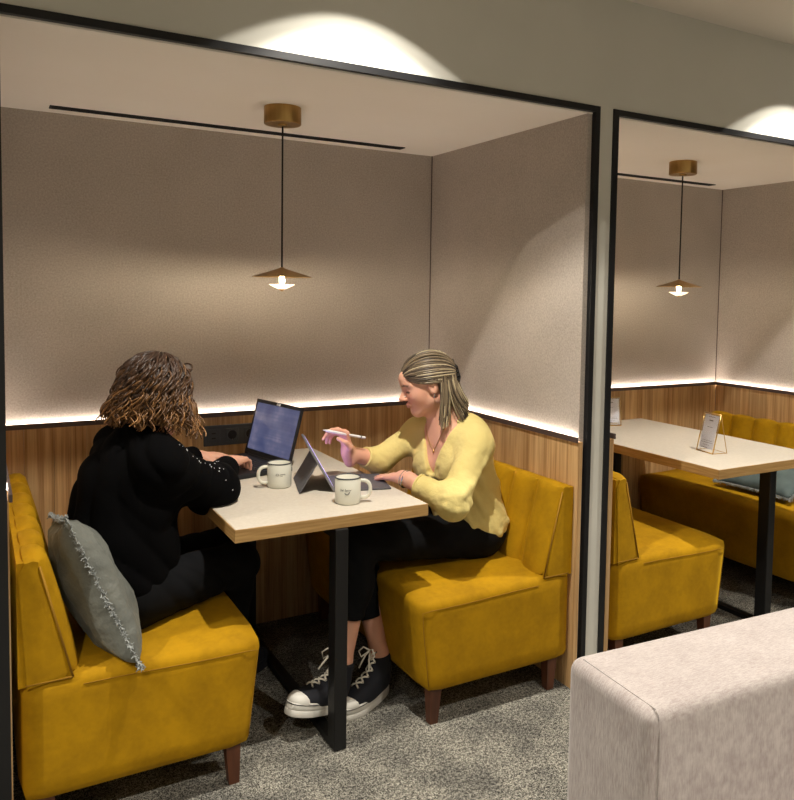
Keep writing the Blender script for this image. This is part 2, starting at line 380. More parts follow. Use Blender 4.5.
# ------------------------------------------------------------------ sofas (a = distance from the side wall)
def sofa(xw, sgn, label):
    X = lambda a: xw+sgn*a
    y0, y1 = .014, 1.07; z0, z1 = .112, .44
    t = thing('booth_sofa', label, 'sofa', (X(.3), .5, 0), 'mustard velvet booth sofas')
    def fn(q):
        a = q.x; k = max(0, min(1, (q.z-z0)/(z1-z0)))
        aa = a-(1-k)*.038*max(0, min(1, a/.63))
        z = q.z
        if q.z > .38: z += .010*math.sin(PI*min(1, max(0, q.y/1.09)))*(1 if q.z > .43 else .4)+.004*math.sin(a*9)
        return Vector((X(aa), q.y, z))
    bm = bmesh.new(); bmesh.ops.create_cube(bm, size=1)
    for q in bm.verts: q.co = Vector((.001+.629*(q.co.x+.5), y0+(y1-y0)*(q.co.y+.5), z0+(z1-z0)*(q.co.z+.5)))
    bmesh.ops.subdivide_edges(bm, edges=list(bm.edges), cuts=9, use_grid_fill=True)
    # round the box: pull every vertex to a rounded box of radius r
    lo = Vector((.001, y0, z0)); hi = Vector((.63, y1, z1)); r = .035
    for v in bm.verts:
        c = Vector([min(max(v.co[i], lo[i]+r), hi[i]-r) for i in range(3)]); d = v.co-c
        if d.length > r: v.co = c+d.normalized()*r
    mb = MB(); bm.verts.index_update(); mb.add([fn(v.co) for v in bm.verts], [[v.index for v in f.verts] for f in bm.faces]); bm.free()
    o = obj('seat', mb, 'velvet', t, True)
    obj('seam', MB().tube([fn(Vector((a, y0-.001, z1-.038))) for a in np.linspace(.15, .585, 14)]+[fn(Vector((.615, y0+.006, z1-.045)))]+[fn(Vector((.617, y0+.008, z))) for z in np.linspace(z1-.1, z0+.03, 5)], .001, 6), 'velvet_seam', o, True)
    # backrest: core with side panels, tufted channels in front
    zb, zt = .425, .742
    prof = [(.0, zb), (.125, zb), (.05, zt-.012), (.04, zt), (.0, zt)]
    for ya, yb in ((y0+.004, y1-.004),):
        m2 = MB(); n = len(prof)
        m2.add([(X(a), ya, z) for a, z in prof]+[(X(a), yb, z) for a, z in prof], [tuple(range(n)), tuple(range(n, 2*n))[::-1]]+[(i, i+n, (i+1) % n+n, (i+1) % n) for i in range(n)])
        bk = obj('backrest', m2, 'velvet', t)
    edge = [(.017, y0+.002, zb+.005), (.125, y0+.002, zb+.005), (.052, y0+.002, zt-.014)]
    obj('piping', MB().tube([(X(a), y, z) for a, y, z in edge[:2]], .0028, 6).tube([(X(a), y, z) for a, y, z in edge[1:]], .0028, 6), 'velvet_seam', bk, True)
    path = [(.128, zb-.004), (.134, zb+.012), (.132, zb+.03), (.121, zb+.09), (.107, zb+.15), (.092, zb+.21), (.077, zb+.265), (.068, zt-.02), (.06, zt+.002), (.045, zt+.014), (.025, zt+.014), (.004, zt+.006)]
    nrm = []
    for i in range(len(path)):
        a, b = path[max(0, i-1)], path[min(len(path)-1, i+1)]; d = Vector((b[0]-a[0], b[1]-a[1])).normalized(); nrm.append((d.y, -d.x))
    nch = 7; w = (y1-y0)/nch
    for c in range(nch):
        vs = []; fs = []; NV = 13
        for i, (a, z) in enumerate(path):
            for j in range(NV):
                v = j/(NV-1); s = 2*v-1; bul = .034*(1-abs(s)**2.6)
                if i == 0: bul *= .4
                if i > 6: bul = .034-(.034-bul)*(1, .75, .5, .35, .25)[i-7]
                off = bul-.034
                vs.append((X(a+.010+nrm[i][0]*off), y0+w*(c+v)+(0 if 0 < v < 1 else (.0005 if v == 0 else -.0005)), z+nrm[i][1]*off))
        m = len(path)
        for i in range(m-1):
            for j in range(NV-1): fs.append((i*NV+j, i*NV+j+1, (i+1)*NV+j+1, (i+1)*NV+j))
        n0 = len(vs)
        for j in range(NV): vs.append((X(.02), vs[j][1], path[0][1]))
        for j in range(NV): vs.append((X(.003), vs[(m-1)*NV+j][1], zt-.03))
        for j in range(NV-1):
            fs.append((n0+j, n0+j+1, j+1, j)); fs.append(((m-1)*NV+j, (m-1)*NV+j+1, n0+NV+j+1, n0+NV+j))
        for e in (0, NV-1): fs.append(tuple(i*NV+e for i in range(m))+(n0+NV+e, n0+e))
        if sgn < 0: fs = [f[::-1] for f in fs]
        obj('channel', MB().add(vs, fs), 'velvet', bk, angle=50)
    for a, y in ((.545, y0+.045), (.545, y1-.06), (.06, y0+.045), (.06, y1-.06)):
        b = MB(); o2 = .021
        vs = [(X(a+i*o2), y+j*o2, .118) for i, j in ((-1, -1), (1, -1), (1, 1), (-1, 1))]+[(X(a+.004+i*.0145), y+j*.0145-.003, 0) for i, j in ((-1, -1), (1, -1), (1, 1), (-1, 1))]
        obj('leg', b.add(vs, [(0, 1, 2, 3), (7, 6, 5, 4), (0, 4, 5, 1), (1, 5, 6, 2), (2, 6, 7, 3), (3, 7, 4, 0)]), 'walnut', t)
    return t
sL = sofa(XL+.014, 1, 'mustard velvet booth sofa under the woman in black, leftmost in the photo')
sR = sofa(-.002, -1, 'mustard velvet booth sofa under the woman in the yellow sweater')
copy_tree(sL, off=(PER-.014, 0, 0), label='mustard velvet sofa with nobody and no cushion, left side of the empty booth')
copy_tree(sR, off=(PER, 0, 0), label='mustard velvet sofa with a dark cushion, behind the table of the empty booth')

# ------------------------------------------------------------------ tables
def table(x0, x1, y0, lx, ly, label):
    t = thing('booth_table', label, 'table', (lx, ly, 0), 'booth tables')
    y1 = D-.017
    obj('tabletop', MB().rbox((x0+.001, y0+.001, .703), (x1-.001, y1, .7405), .003, 2), 'laminate', t)
    o = obj('edge_band', MB().rbox((x0-.001, y0-.001, .701), (x0+.0015, y1, .7395), .0008, 1).rbox((x1-.0015, y0-.001, .701), (x1+.001, y1, .7395), .0008, 1).rbox((x0-.001, y0-.0015, .701), (x1+.001, y0+.0015, .7395), .0008, 1).box((x0+.002, y0+.002, .700), (x1-.002, y1, .7025)), 'oak_edge', t)
    obj('leg', MB().rbox((lx-.021, ly, .003), (lx+.021, ly+.055, .70), .003, 2), 'steel_black', t)
    obj('leg', MB().rbox((lx-.021, y1-.12, .003), (lx+.021, y1-.065, .70), .003, 2), 'steel_black', t)
    obj('foot_rail', MB().box((lx-.018, ly+.055, .0), (lx+.018, y1-.12, .02)), 'steel_black', t)
    obj('under_rail', MB().box((lx-.018, ly+.055, .665), (lx+.018, y1-.12, .70)), 'steel_black', t)
table(-1.211, -.578, .058, -.884, .046, 'white topped booth table with oak edge, laptop and mugs on it')
table(.704, 1.375, -.027, 1.105, .02, 'white topped booth table in the empty booth with two signs on it')

# ------------------------------------------------------------------ mauve sofa in the foreground
def grey_sofa():
    t = thing('lounge_sofa', 'pale mauve linen sofa back in the right foreground', 'sofa', (-.3, -1.1, 0))
    T = Matrix.Translation((-.83, -.947, 0)) @ Matrix.Rotation(math.radians(-3.8), 4, 'Z')
    b = obj('backrest', MB().rbox((0, -.25, .06), (1.9, 0, .705), .028, 6, T), 'linen', t, True)
    obj('seam', MB().tube([T @ Vector(q) for q in ((.022, -.03, .7045), (.022, -.238, .7045))]+[T @ Vector(q) for q in ((.022, -.246, .695), (.022, -.2503, .66), (.022, -.2503, .1))], .0014, 6), 'linen', b, True)
    obj('seat', MB().rbox((.02, -.83, .06), (1.9, -.255, .40), .03, 4, T), 'linen', t, True)
    for x, y in ((.1, -.06), (1.8, -.06), (.1, -.74), (1.8, -.74)):
        obj('leg', MB().tube([T @ Vector((x, y, 0)), T @ Vector((x, y, .07))], [.014, .02], 12), 'walnut', t, True)
grey_sofa()

# ------------------------------------------------------------------ wall sockets
def sockets():
    t = thing('socket_panel', 'black three gang socket panel on the wood wall', 'socket', (-.935, 1.085, .825))
    y = D-.0155
    obj('cover', MB().rbox((-1.047, y-.008, .784), (-.815, y, .868), .003, 2), 'sock_black', t)
    for i in range(3):
        cx = -1.008+i*.0765
        if i == 0:
            m = obj('usb_module', MB().rbox((cx-.027, y-.0105, .799), (cx+.027, y-.007, .853), .0015, 2), 'sock_black', t)
            for z in (.836, .816): obj('port', MB().box((cx-.008, y-.0112, z-.0025), (cx+.008, y-.0104, z+.0025)), 'sock_hole', m)
        else:
            T = Matrix.Translation((cx, y-.0105, .826)) @ Matrix.Rotation(PI/2, 4, 'X')
            m = obj('outlet', MB().rbox((cx-.027, y-.0105, .799), (cx+.027, y-.007, .853), .0015, 2), 'sock_black', t)
            obj('well', MB().lathe([(.0215, .0), (.0215, .0012), (.0195, .0012), (.018, .0002)], (0, 0, 0), 28, T, close=True), 'sock_black', m, angle=40)
            obj('well_floor', MB().lathe([(.0, .0003), (.019, .0003)], (0, 0, 0), 28, T, close=True), 'sock_hole', m)
            obj('pin', MB().tube([(cx, y-.0107, .8065), (cx, y-.0125, .8085)], .0016, 6), 'silver', m)
sockets()

# ------------------------------------------------------------------ laptop
def laptop():
    a = 3.361; u = Vector((math.cos(a), math.sin(a), 0)); v = Vector((math.sin(a), -math.cos(a), 0)); z = Vector((0, 0, 1))
    H = Vector((-.824, .681, .7405)); w, d, h, tl = .339, .225, .229, .267
    T = Matrix(((u.x, v.x, 0, H.x), (u.y, v.y, 0, H.y), (0, 0, 1, H.z), (0, 0, 0, 1)))   # local x to user, y along hinge
    t = thing('laptop', 'open black laptop with a blue lit screen in front of the woman in black', 'laptop', H)
    b = obj('base', MB().rbox((-.012, 0, .001), (d, w, .018), .003, 2, T), 'lap_black', t)
    kb = MB()
    for r in range(6):
        n = 14
        for c in range(n):
            x = .028+r*.018; y = .018+c*(w-.036)/n
            if r == 5 and 4 <= c <= 9:
                if c == 4: kb.box((x, y, .018), (x+.015, y+6*(w-.036)/n-.003, .0198), T)
                continue
            kb.box((x, y, .018), (x+.015, y+(w-.036)/n-.003, .0198), T)
    k = obj('keyboard', kb, 'key', b); k['kind'] = 'stuff'
    obj('touchpad', MB().box((.15, .12, .018), (.212, .225, .0184), T), 'key', b)
    R = T @ Matrix.Translation((0, 0, .016)) @ Matrix.Rotation(-tl, 4, 'Y')
    l = obj('lid', MB().rbox((-.004, 0, .002), (.003, w, h), .002, 2, R), 'lap_black', t)
    obj('screen', MB().box((.003, .014, .026), (.0036, w-.014, h-.014), R), 'screen_lap', l)
    obj('camera_cover', MB().rbox((.003, w/2-.013, h-.0125), (.0052, w/2+.013, h-.003), .0008, 2, R), 'cam_white', l)
    obj('camera_lens', MB().box((.0052, w/2-.006, h-.009), (.0055, w/2+.001, h-.0065), R), 'lap_black', l)
    obj('hinge', MB().tube([T @ Vector((0, .03, .018)), T @ Vector((0, w-.03, .018))], .006, 8), 'lap_black', t, True)
laptop()
# ------------------------------------------------------------------ tablet with kickstand and keyboard cover
def tablet():
    a = -.265; u = Vector((math.cos(a), math.sin(a), 0)); v = Vector((-math.sin(a), math.cos(a), 0))
    B = Vector((-.79, .324, .7405)); w, dp, tl, h, ks, kf = .224, .195, .512, .182, .112, .121
    T = Matrix(((u.x, v.x, 0, B.x), (u.y, v.y, 0, B.y), (0, 0, 1, B.z), (0, 0, 0, 1)))
    t = thing('tablet', 'grey tablet propped on its kickstand with a flat keyboard cover', 'tablet', B)
    R = T @ Matrix.Translation((0, 0, .007)) @ Matrix.Rotation(-tl, 4, 'Y')
    s = obj('body', MB().rbox((-.0085, 0, 0), (0, w, h), .003, 3, R), 'tab_edge', t)
    obj('screen', MB().box((0, .01, .012), (.0005, w-.01, h-.01), R), 'screen_tab', s)
    p0 = R @ Vector((-.009, 0, ks)); p1 = T @ Vector((-kf, 0, .001))
    dz = p1-p0; q = []
    nn = dz.cross(v).normalized()*.0022
    for e in (p0, p1):
        for vv in (0, w): q += [e+v*vv-nn, e+v*vv+nn]
    obj('kickstand', MB().add(q, [(0, 2, 3, 1), (4, 5, 7, 6), (0, 1, 5, 4), (2, 6, 7, 3), (0, 4, 6, 2), (1, 3, 7, 5)]), 'tab_grey', t)
    k = obj('keyboard_cover', MB().rbox((.0, 0, .0005), (dp, w, .006), .002, 2, T), 'tab_grey', t)
    kb = MB()
    for r in range(5):
        for c in range(13): kb.box((.03+r*.018, .014+c*(w-.028)/13, .006), (.045+r*.018, .014+(c+.86)*(w-.028)/13, .0068), T)
    kk = obj('keys', kb, 'tab_grey', k); kk['kind'] = 'stuff'
tablet()

# ------------------------------------------------------------------ mugs
def cyl_text(body, size, R, H0, cx, cy, ang, zc, parent, name):
    cu = bpy.data.curves.new('txt', 'FONT'); cu.body = body; cu.size = size; cu.align_x = 'CENTER'; cu.align_y = 'CENTER'; cu.shear = .2
    o = bpy.data.objects.new('txt', cu); COL.objects.link(o)
    dg = bpy.context.evaluated_depsgraph_get(); me = bpy.data.meshes.new_from_object(o.evaluated_get(dg))
    bm = bmesh.new(); bm.from_mesh(me); bmesh.ops.triangulate(bm, faces=list(bm.faces)); bmesh.ops.subdivide_edges(bm, edges=[e for e in bm.edges if e.calc_length() > size*.15], cuts=1)
    for q in bm.verts:
        th = ang+q.co.x/R; q.co = Vector((cx+R*math.cos(th), cy+R*math.sin(th), zc+q.co.y))
    bm.to_mesh(me); bm.free(); me.materials.clear()
    bpy.data.objects.remove(o); bpy.data.curves.remove(cu)
    return link(name, me, 'print', parent, False)
def mug(x, y, hang, label, kind):
    z = .7405; r, h = .042, .086
    t = thing('enamel_mug', label, 'mug', (x, y, z), 'cream enamel mugs')
    b = obj('body', MB().lathe([(.036, 0), (.0395, .002), (.041, .006), (r, .02), (r, h-.002), (r-.002, h), (r-.0035, h-.002), (r-.004, .012), (r-.01, .006), (.001, .006)], (x, y, z), 48), 'enamel', t, True)
    obj('rim', MB().lathe([(r+.0003, h-.003), (r+.0009, h-.001), (r-.001, h+.0012), (r-.0032, h), (r-.0034, h-.002)], (x, y, z), 48, close=True), 'rim_dark', t, True)
    d = Vector((math.cos(hang), math.sin(hang), 0))
    pts = []
    for k in range(15):
        a = PI/2-PI*k/14
        pts.append(Vector((x, y, z+.045))+d*(r-.001+.032*max(0, math.cos(a))**.6)+Vector((0, 0, .028*math.sin(a))))
    obj('handle', MB().tube(pts, .0062, 10), 'enamel', t, True)
    cang = math.atan2(-2.1557-y, -1.8475-x)
    if kind == 2:
        cyl_text('be leny', .0125, r+.0004, 0, x, y, cang-.18, z+.05, t, 'lettering')
        pts = [(x+(r+.0006)*math.cos(cang-.06+q), y+(r+.0006)*math.sin(cang-.06+q), z+.036+9*q*q*.02) for q in np.linspace(-.17, .2, 9)]
        obj('smile_mark', MB().tube(pts, .0011, 6), 'print', t)
    else:
        g = MB()
        g.tube([(x+(r+.0004)*math.cos(cang-.16+.13*math.cos(q)), y+(r+.0004)*math.sin(cang-.16+.13*math.cos(q)), z+.05+.003*math.sin(q)) for q in np.linspace(0, 2*PI, 17)], .0006, 5)
        g.tube([(x+(r+.0004)*math.cos(cang+q), y+(r+.0004)*math.sin(cang+q), z+.0505+.0018*math.sin(q*60)) for q in np.linspace(.06, .5, 40)], .0006, 5)
        g.tube([(x+(r+.0004)*math.cos(cang+q), y+(r+.0004)*math.sin(cang+q), z+.045+.0008*math.sin(q*90)) for q in np.linspace(.1, .26, 16)], .0005, 5)
        obj('lettering', g, 'print', t)
mug(-.933, .485, PI*1.03-.25, 'cream enamel mug with dark rim beside the laptop, handle to the left', 1)
mug(-.806, .185, -.42, 'cream enamel mug near the front table edge, handle to the right', 2)

# ------------------------------------------------------------------ table signs in the empty booth
def sign(BL, BR, hgt, lean, label):
    BL, BR = Vector(BL), Vector(BR); u = (BR-BL).normalized(); w = (BR-BL).length; n = Vector((-u.y, u.x, 0))   # n points away from reader
    up = (Vector((0, 0, 1))*math.cos(lean)+n*math.sin(lean))
    T = Matrix(((u.x, n.x*math.cos(lean), up.x, BL.x), (u.y, n.y*math.cos(lean), up.y, BL.y), (0, -math.sin(lean), up.z, BL.z), (0, 0, 0, 1)))
    t = thing('sign_holder', label, 'table sign', (BL+BR)/2, 'gold framed table signs')
    c = [Vector((0, 0, .002)), Vector((w, 0, .002)), Vector((w, 0, hgt)), Vector((0, 0, hgt))]
    f = MB()
    for i in range(4): f.tube([T @ c[i], T @ c[(i+1) % 4]], .0028, 6)
    obj('frame', f, 'gold', t, True)
    base = [BL+n*.075, BR+n*.075]
    obj('stand', MB().tube([T @ c[3], base[0]+Vector((0, 0, .002)), base[1]+Vector((0, 0, .002)), T @ c[2]], .0016, 6).tube([base[0]+Vector((0, 0, .002)), BL+Vector((0, 0, .002))], .0016, 6).tube([base[1]+Vector((0, 0, .002)), BR+Vector((0, 0, .002))], .0016, 6), 'gold', t, True)
    obj('pane', MB().box((.003, -.001, .004), (w-.003, 0, hgt-.002), T), 'clear', t)
    p = obj('sheet', MB().box((.01, .001, .018), (w-.01, .0018, hgt-.008), T), 'paper', t)
    g = MB(); rr = random.Random(3)
    for z0, x0, x1, th in ((.9, .3, .7, .012), (.8, .38, .62, .03), (.64, .34, .66, .012), (.3, .2, .8, .008), (.25, .14, .86, .01), (.19, .3, .7, .008), (.12, .22, .6, .012)):
        x = x0
        while x < x1:
            e = min(x1, x+rr.uniform(.04, .1)); g.box((w*x, -.0002+.0005, hgt*z0), (w*(e-.012), .001, hgt*z0+hgt*th), T); x = e
    obj('printed_lines', g, 'print', p)['kind'] = 'stuff'
sign((.945, .302, .741), (.925, .195, .741), .175, .22, 'gold framed table sign standing nearest the open end of the table')
sign((.985, .975, .741), (1.085, .933, .741), .15, .12, 'gold framed table sign at the wall end, half hidden by the black frame')

# ------------------------------------------------------------------ cushions
def cushion(A, B, V, T, width, label, m, fr=True):
    """A top, B bottom of the near edge, V horizontal direction across, T thickness"""
    A, B, V = Vector(A), Vector(B), Vector(V).normalized(); U = (A-B); L = U.length; Un = U.normalized(); V = (V-Un*V.dot(Un)).normalized(); N = Un.cross(V).normalized()
    C = (A+B)/2+V*width/2
    t = thing('cushion', label, 'cushion', tuple(C))
    n = 25; rr = np.random.default_rng(5); ph = rr.uniform(0, 6, 12)
    def P(i, j, side):
        u = -1+2*i/(n-1); v = -1+2*j/(n-1)
        pin = .07
        uu = u*(1-pin*(1-v*v)*abs(u)**3*.9); vv = v*(1-pin*(1-u*u)*abs(v)**3*.9)
        th = ((1-u**2)*(1-v**2)); th = max(0, th)**.42
        wr = .06*math.sin(7*u+ph[0]+3*v)*math.cos(5*v+ph[1])+.05*math.sin(13*v+ph[2]+4*u*v)
        k = abs(u*v); wr += .09*math.sin(22*math.atan2(v, u)+ph[3])*k
        return C+Un*(uu*L/2)+V*(vv*width/2)+N*(side*T/2*th*(1+1.5*wr*(1 if side > 0 else -1)))
    vs = []; fs = []
    for side in (1, -1):
        o = len(vs)
        for i in range(n):
            for j in range(n): vs.append(P(i, j, side))
        for i in range(n-1):
            for j in range(n-1):
                q = (o+i*n+j, o+i*n+j+1, o+(i+1)*n+j+1, o+(i+1)*n+j); fs.append(q if side < 0 else q[::-1])
    bm = bmesh.new(); bvs = [bm.verts.new(v) for v in vs]
    for f in fs: bm.faces.new([bvs[i] for i in f])
    bmesh.ops.remove_doubles(bm, verts=list(bm.verts), dist=.0008); bm.verts.index_update()
    c = obj('cover', MB().add([v.co.copy() for v in bm.verts], [[v.index for v in f.verts] for f in bm.faces]), m, t, True); bm.free()
    g = MB(); rg = random.Random(2)
    per = [(i, 0) for i in range(n)]+[(n-1, j) for j in range(n)]+[(i, n-1) for i in range(n)]+[(0, j) for j in range(n)]
    for (i, j) in per:
        for k in range(12):
            di, dj = (rg.uniform(-.5, .5), 0) if j in (0, n-1) else (0, rg.uniform(-.5, .5))
            p0 = P(min(max(i+di, 0), n-1), min(max(j+dj, 0), n-1), 1)
            d = (p0-C).normalized(); d = (d+Vector([rg.uniform(-.6, .6) for _ in range(3)])).normalized()
            q1 = p0-d*.002; q2 = p0+d*rg.uniform(.006, .016); q3 = q2+Vector([rg.uniform(-.006, .006) for _ in range(3)])
            g.tube([q1, q2, q3], [.0024, .002, .001], 4)
    o = obj('fringe', g, 'fringe', t); o['kind'] = 'stuff'
cushion((-1.65, .072, .822), (-1.484, -.015, .436), (-.05, 1, -.12), .15, .37, 'grey frayed edge cushion leaning behind the woman in black', 'cushion')
cushion((1.80, .64, .60), (1.47, .63, .475), (.05, -1, 0), .11, .42, 'dark grey green frayed cushion on the sofa behind the empty table', 'cushion_teal')

# ------------------------------------------------------------------ people: signed distance bodies meshed with surface nets
A3 = lambda *q: np.array(q, dtype=np.float32)
def nz(v): v = np.asarray(v, dtype=np.float64); return (v/np.linalg.norm(v)).astype(np.float32)
def rc(a, b, r1, r2):
    a = np.asarray(a, np.float32); b = np.asarray(b, np.float32); ba = b-a; L = float(ba @ ba)+1e-9
    def f(p):
        q = p-a; h = np.clip(q @ ba/L, 0, 1); return np.linalg.norm(q-h[:, None]*ba, axis=1)-(r1+(r2-r1)*h)
    return f
def ell(c, r, Rm=None):
    c = np.asarray(c, np.float32); r = np.asarray(r, np.float32)
    def f(p):
        q = p-c
        if Rm is not None: q = q @ Rm
        k0 = np.linalg.norm(q/r, axis=1); k1 = np.linalg.norm(q/(r*r), axis=1)+1e-6
        return k0*(k0-1)/k1
    return f
def smin(a, b, k):
    if k <= 0: return np.minimum(a, b)
    h = np.maximum(k-np.abs(a-b), 0)/k; return np.minimum(a, b)-h*h*k*.25
def smax(a, b, k): return -smin(-a, -b, k)
def union(prims):
    def f(p):
        d = None
        for it in prims:
            g, k = it[0], it[1]; e = g(p)
            if d is None: d = e
            elif len(it) > 2: d = smax(d, -e, k)
            else: d = smin(d, e, k)
        return d
    return f
def surface(f, lo, hi, h):
    B = 8; lo = np.asarray(lo, np.float32); hi = np.asarray(hi, np.float32)
    nb = np.ceil((hi-lo)/(h*B)).astype(int)
    bi = np.stack(np.meshgrid(*[np.arange(n) for n in nb], indexing='ij'), -1).reshape(-1, 3)
    cen = (lo+(bi+.5)*h*B-h*.5).astype(np.float32)
    d = f(cen); act = np.abs(d) < h*B*1.05+.004
    G = np.repeat(np.repeat(np.repeat(np.sign(d).astype(np.float32).reshape(nb), B, 0), B, 1), B, 2)
    off = np.stack(np.meshgrid(*[np.arange(B)]*3, indexing='ij'), -1).reshape(-1, 3)
    ab = bi[act]
    for c in range(0, len(ab), 800):
        idx = (ab[c:c+800, None, :]*B+off[None]).reshape(-1, 3)
        G[idx[:, 0], idx[:, 1], idx[:, 2]] = f((lo+idx*np.float32(h)).astype(np.float32))
    I = (G < 0)
    cs = np.zeros(tuple(n-1 for n in G.shape), np.uint8)
    for dx in (0, 1):
        for dy in (0, 1):
            for dz in (0, 1): cs += I[dx:G.shape[0]-1+dx, dy:G.shape[1]-1+dy, dz:G.shape[2]-1+dz]
    cells = np.argwhere((cs > 0) & (cs < 8))
    ID = np.full(cs.shape, -1, np.int32); ID[cells[:, 0], cells[:, 1], cells[:, 2]] = np.arange(len(cells))
    acc = np.zeros((len(cells), 3)); cnt = np.zeros(len(cells))
    cor = [(x, y, z) for x in (0, 1) for y in (0, 1) for z in (0, 1)]
    val = {c: G[cells[:, 0]+c[0], cells[:, 1]+c[1], cells[:, 2]+c[2]] for c in cor}
    for c in cor:
        for ax in range(3):
            if c[ax]: continue
            e = list(c); e[ax] = 1; e = tuple(e); a, b = val[c], val[e]; m = (a < 0) != (b < 0)
            t = np.where(m, a/(a-b+1e-12), 0); p = np.tile(np.array(c, float), (len(cells), 1)); p[:, ax] += t
            acc[m] += p[m]; cnt[m] += 1
    V = lo+(cells+acc/cnt[:, None])*h
    quads = []
    for ax in range(3):
        s0 = [slice(None)]*3; s1 = [slice(None)]*3; s0[ax] = slice(0, -1); s1[ax] = slice(1, None)
        a, b = I[tuple(s0)], I[tuple(s1)]; e = np.argwhere(a != b)
        o1, o2 = [(1, 2), (2, 0), (0, 1)][ax]
        e = e[(e[:, o1] > 0) & (e[:, o2] > 0) & (e[:, o1] < G.shape[o1]-1) & (e[:, o2] < G.shape[o2]-1)]
        ins = a[e[:, 0], e[:, 1], e[:, 2]]
        q = []
        for d1, d2 in ((-1, -1), (0, -1), (0, 0), (-1, 0)):
            k = e.copy(); k[:, o1] += d1; k[:, o2] += d2; q.append(ID[k[:, 0], k[:, 1], k[:, 2]])
        q = np.stack(q, 1); q[~ins] = q[~ins][:, ::-1]; quads.append(q)
    Q = np.concatenate(quads); Q = Q[(Q >= 0).all(1)]
    return V, Q
def np_mesh(name, V, Q, m, parent, tint=None):
    me = bpy.data.meshes.new(name); n = len(V)
    me.vertices.add(n); me.vertices.foreach_set('co', np.asarray(V, np.float32).ravel())
    k = Q.shape[1]; me.loops.add(Q.size); me.loops.foreach_set('vertex_index', Q.astype(np.int32).ravel())
    me.polygons.add(len(Q)); me.polygons.foreach_set('loop_start', np.arange(0, Q.size, k, dtype=np.int32)); me.polygons.foreach_set('loop_total', np.full(len(Q), k, np.int32))
    me.update(calc_edges=True); me.validate()
    if tint is not None:
        at = me.color_attributes.new('tint', 'FLOAT_COLOR', 'POINT'); at.data.foreach_set('color', np.concatenate([tint, np.ones((n, 1))], 1).astype(np.float32).ravel())
    return link(name, me, m, parent, True)
def smooth_v(V, Q, it=2, lam=.5):
    n = len(V)
    E = np.concatenate([Q[:, [i, (i+1) % 4]] for i in range(4)])
    deg = np.bincount(E.ravel(), minlength=n)[:, None]
    for _ in range(it):
        s = np.zeros_like(V)
        for c in range(3): s[:, c] = np.bincount(E[:, 0], V[E[:, 1], c], n)+np.bincount(E[:, 1], V[E[:, 0], c], n)
        V = V+lam*(s/np.maximum(deg, 1)-V)
    return V
def frame(fwd, up=(0, 0, 1)):
    f = nz(fwd); l = nz(np.cross(up, f)); u = np.cross(f, l).astype(np.float32); return f, l, u        # forward, left, up
def hand(w, d, n, s, curls, thumb, sz=1.0):
    """w wrist, d finger direction, n palm side, s thumb side; curls = 4 x (base, mid, tip) bend in rad; thumb = 3 points (d,s,n)"""
    w = np.asarray(w, float); d = nz(d).astype(float); s = nz(np.asarray(s, float)-d*np.dot(s, d)).astype(float); n0 = np.cross(d, s); n = n0 if np.dot(n0, n) > 0 else -n0
    P = []; so = (.029, .0095, -.0105, -.029); ln = ((.041, .025, .02), (.045, .029, .021), (.041, .026, .02), (.032, .02, .018)); kd = (.086, .088, .083, .075)
    P.append((rc(w-d*.03, w+d*.012, .0245*sz, .0225*sz), 0)); P.append((rc(w+d*.02+s*.004, w+d*.06, .0165*sz, .016*sz), .02))
    tips = []
    for i in range(4):
        K = w+d*kd[i]*sz+s*so[i]*sz; P.append((rc(w+d*.012+s*so[i]*.45, K, .0135*sz, .0105*sz), .012))
        a = 0; p = K
        fd = d+s*so[i]*2.0; fd = fd/np.linalg.norm(fd)
        for j in range(3):
            a += curls[i][j]; q = p+(fd*math.cos(a)+n*math.sin(a))*ln[i][j]*sz
            r = (.0092, .0082, .0074, .0064); kf = .9 if i == 3 else 1
            P.append((rc(p, q, r[j]*sz*kf, r[j+1]*sz*kf), .004)); p = q
        tips.append(p)
    t0 = w+d*.018+s*.018
    p = t0
    for j, c in enumerate(thumb):
        q = w+(d*c[0]+s*c[1]+n*c[2])*sz; P.append((rc(p, q, (.0145, .011, .0095)[j]*sz, (.011, .0095, .0075)[j]*sz), .010 if j == 0 else .004)); p = q
    return P, tips
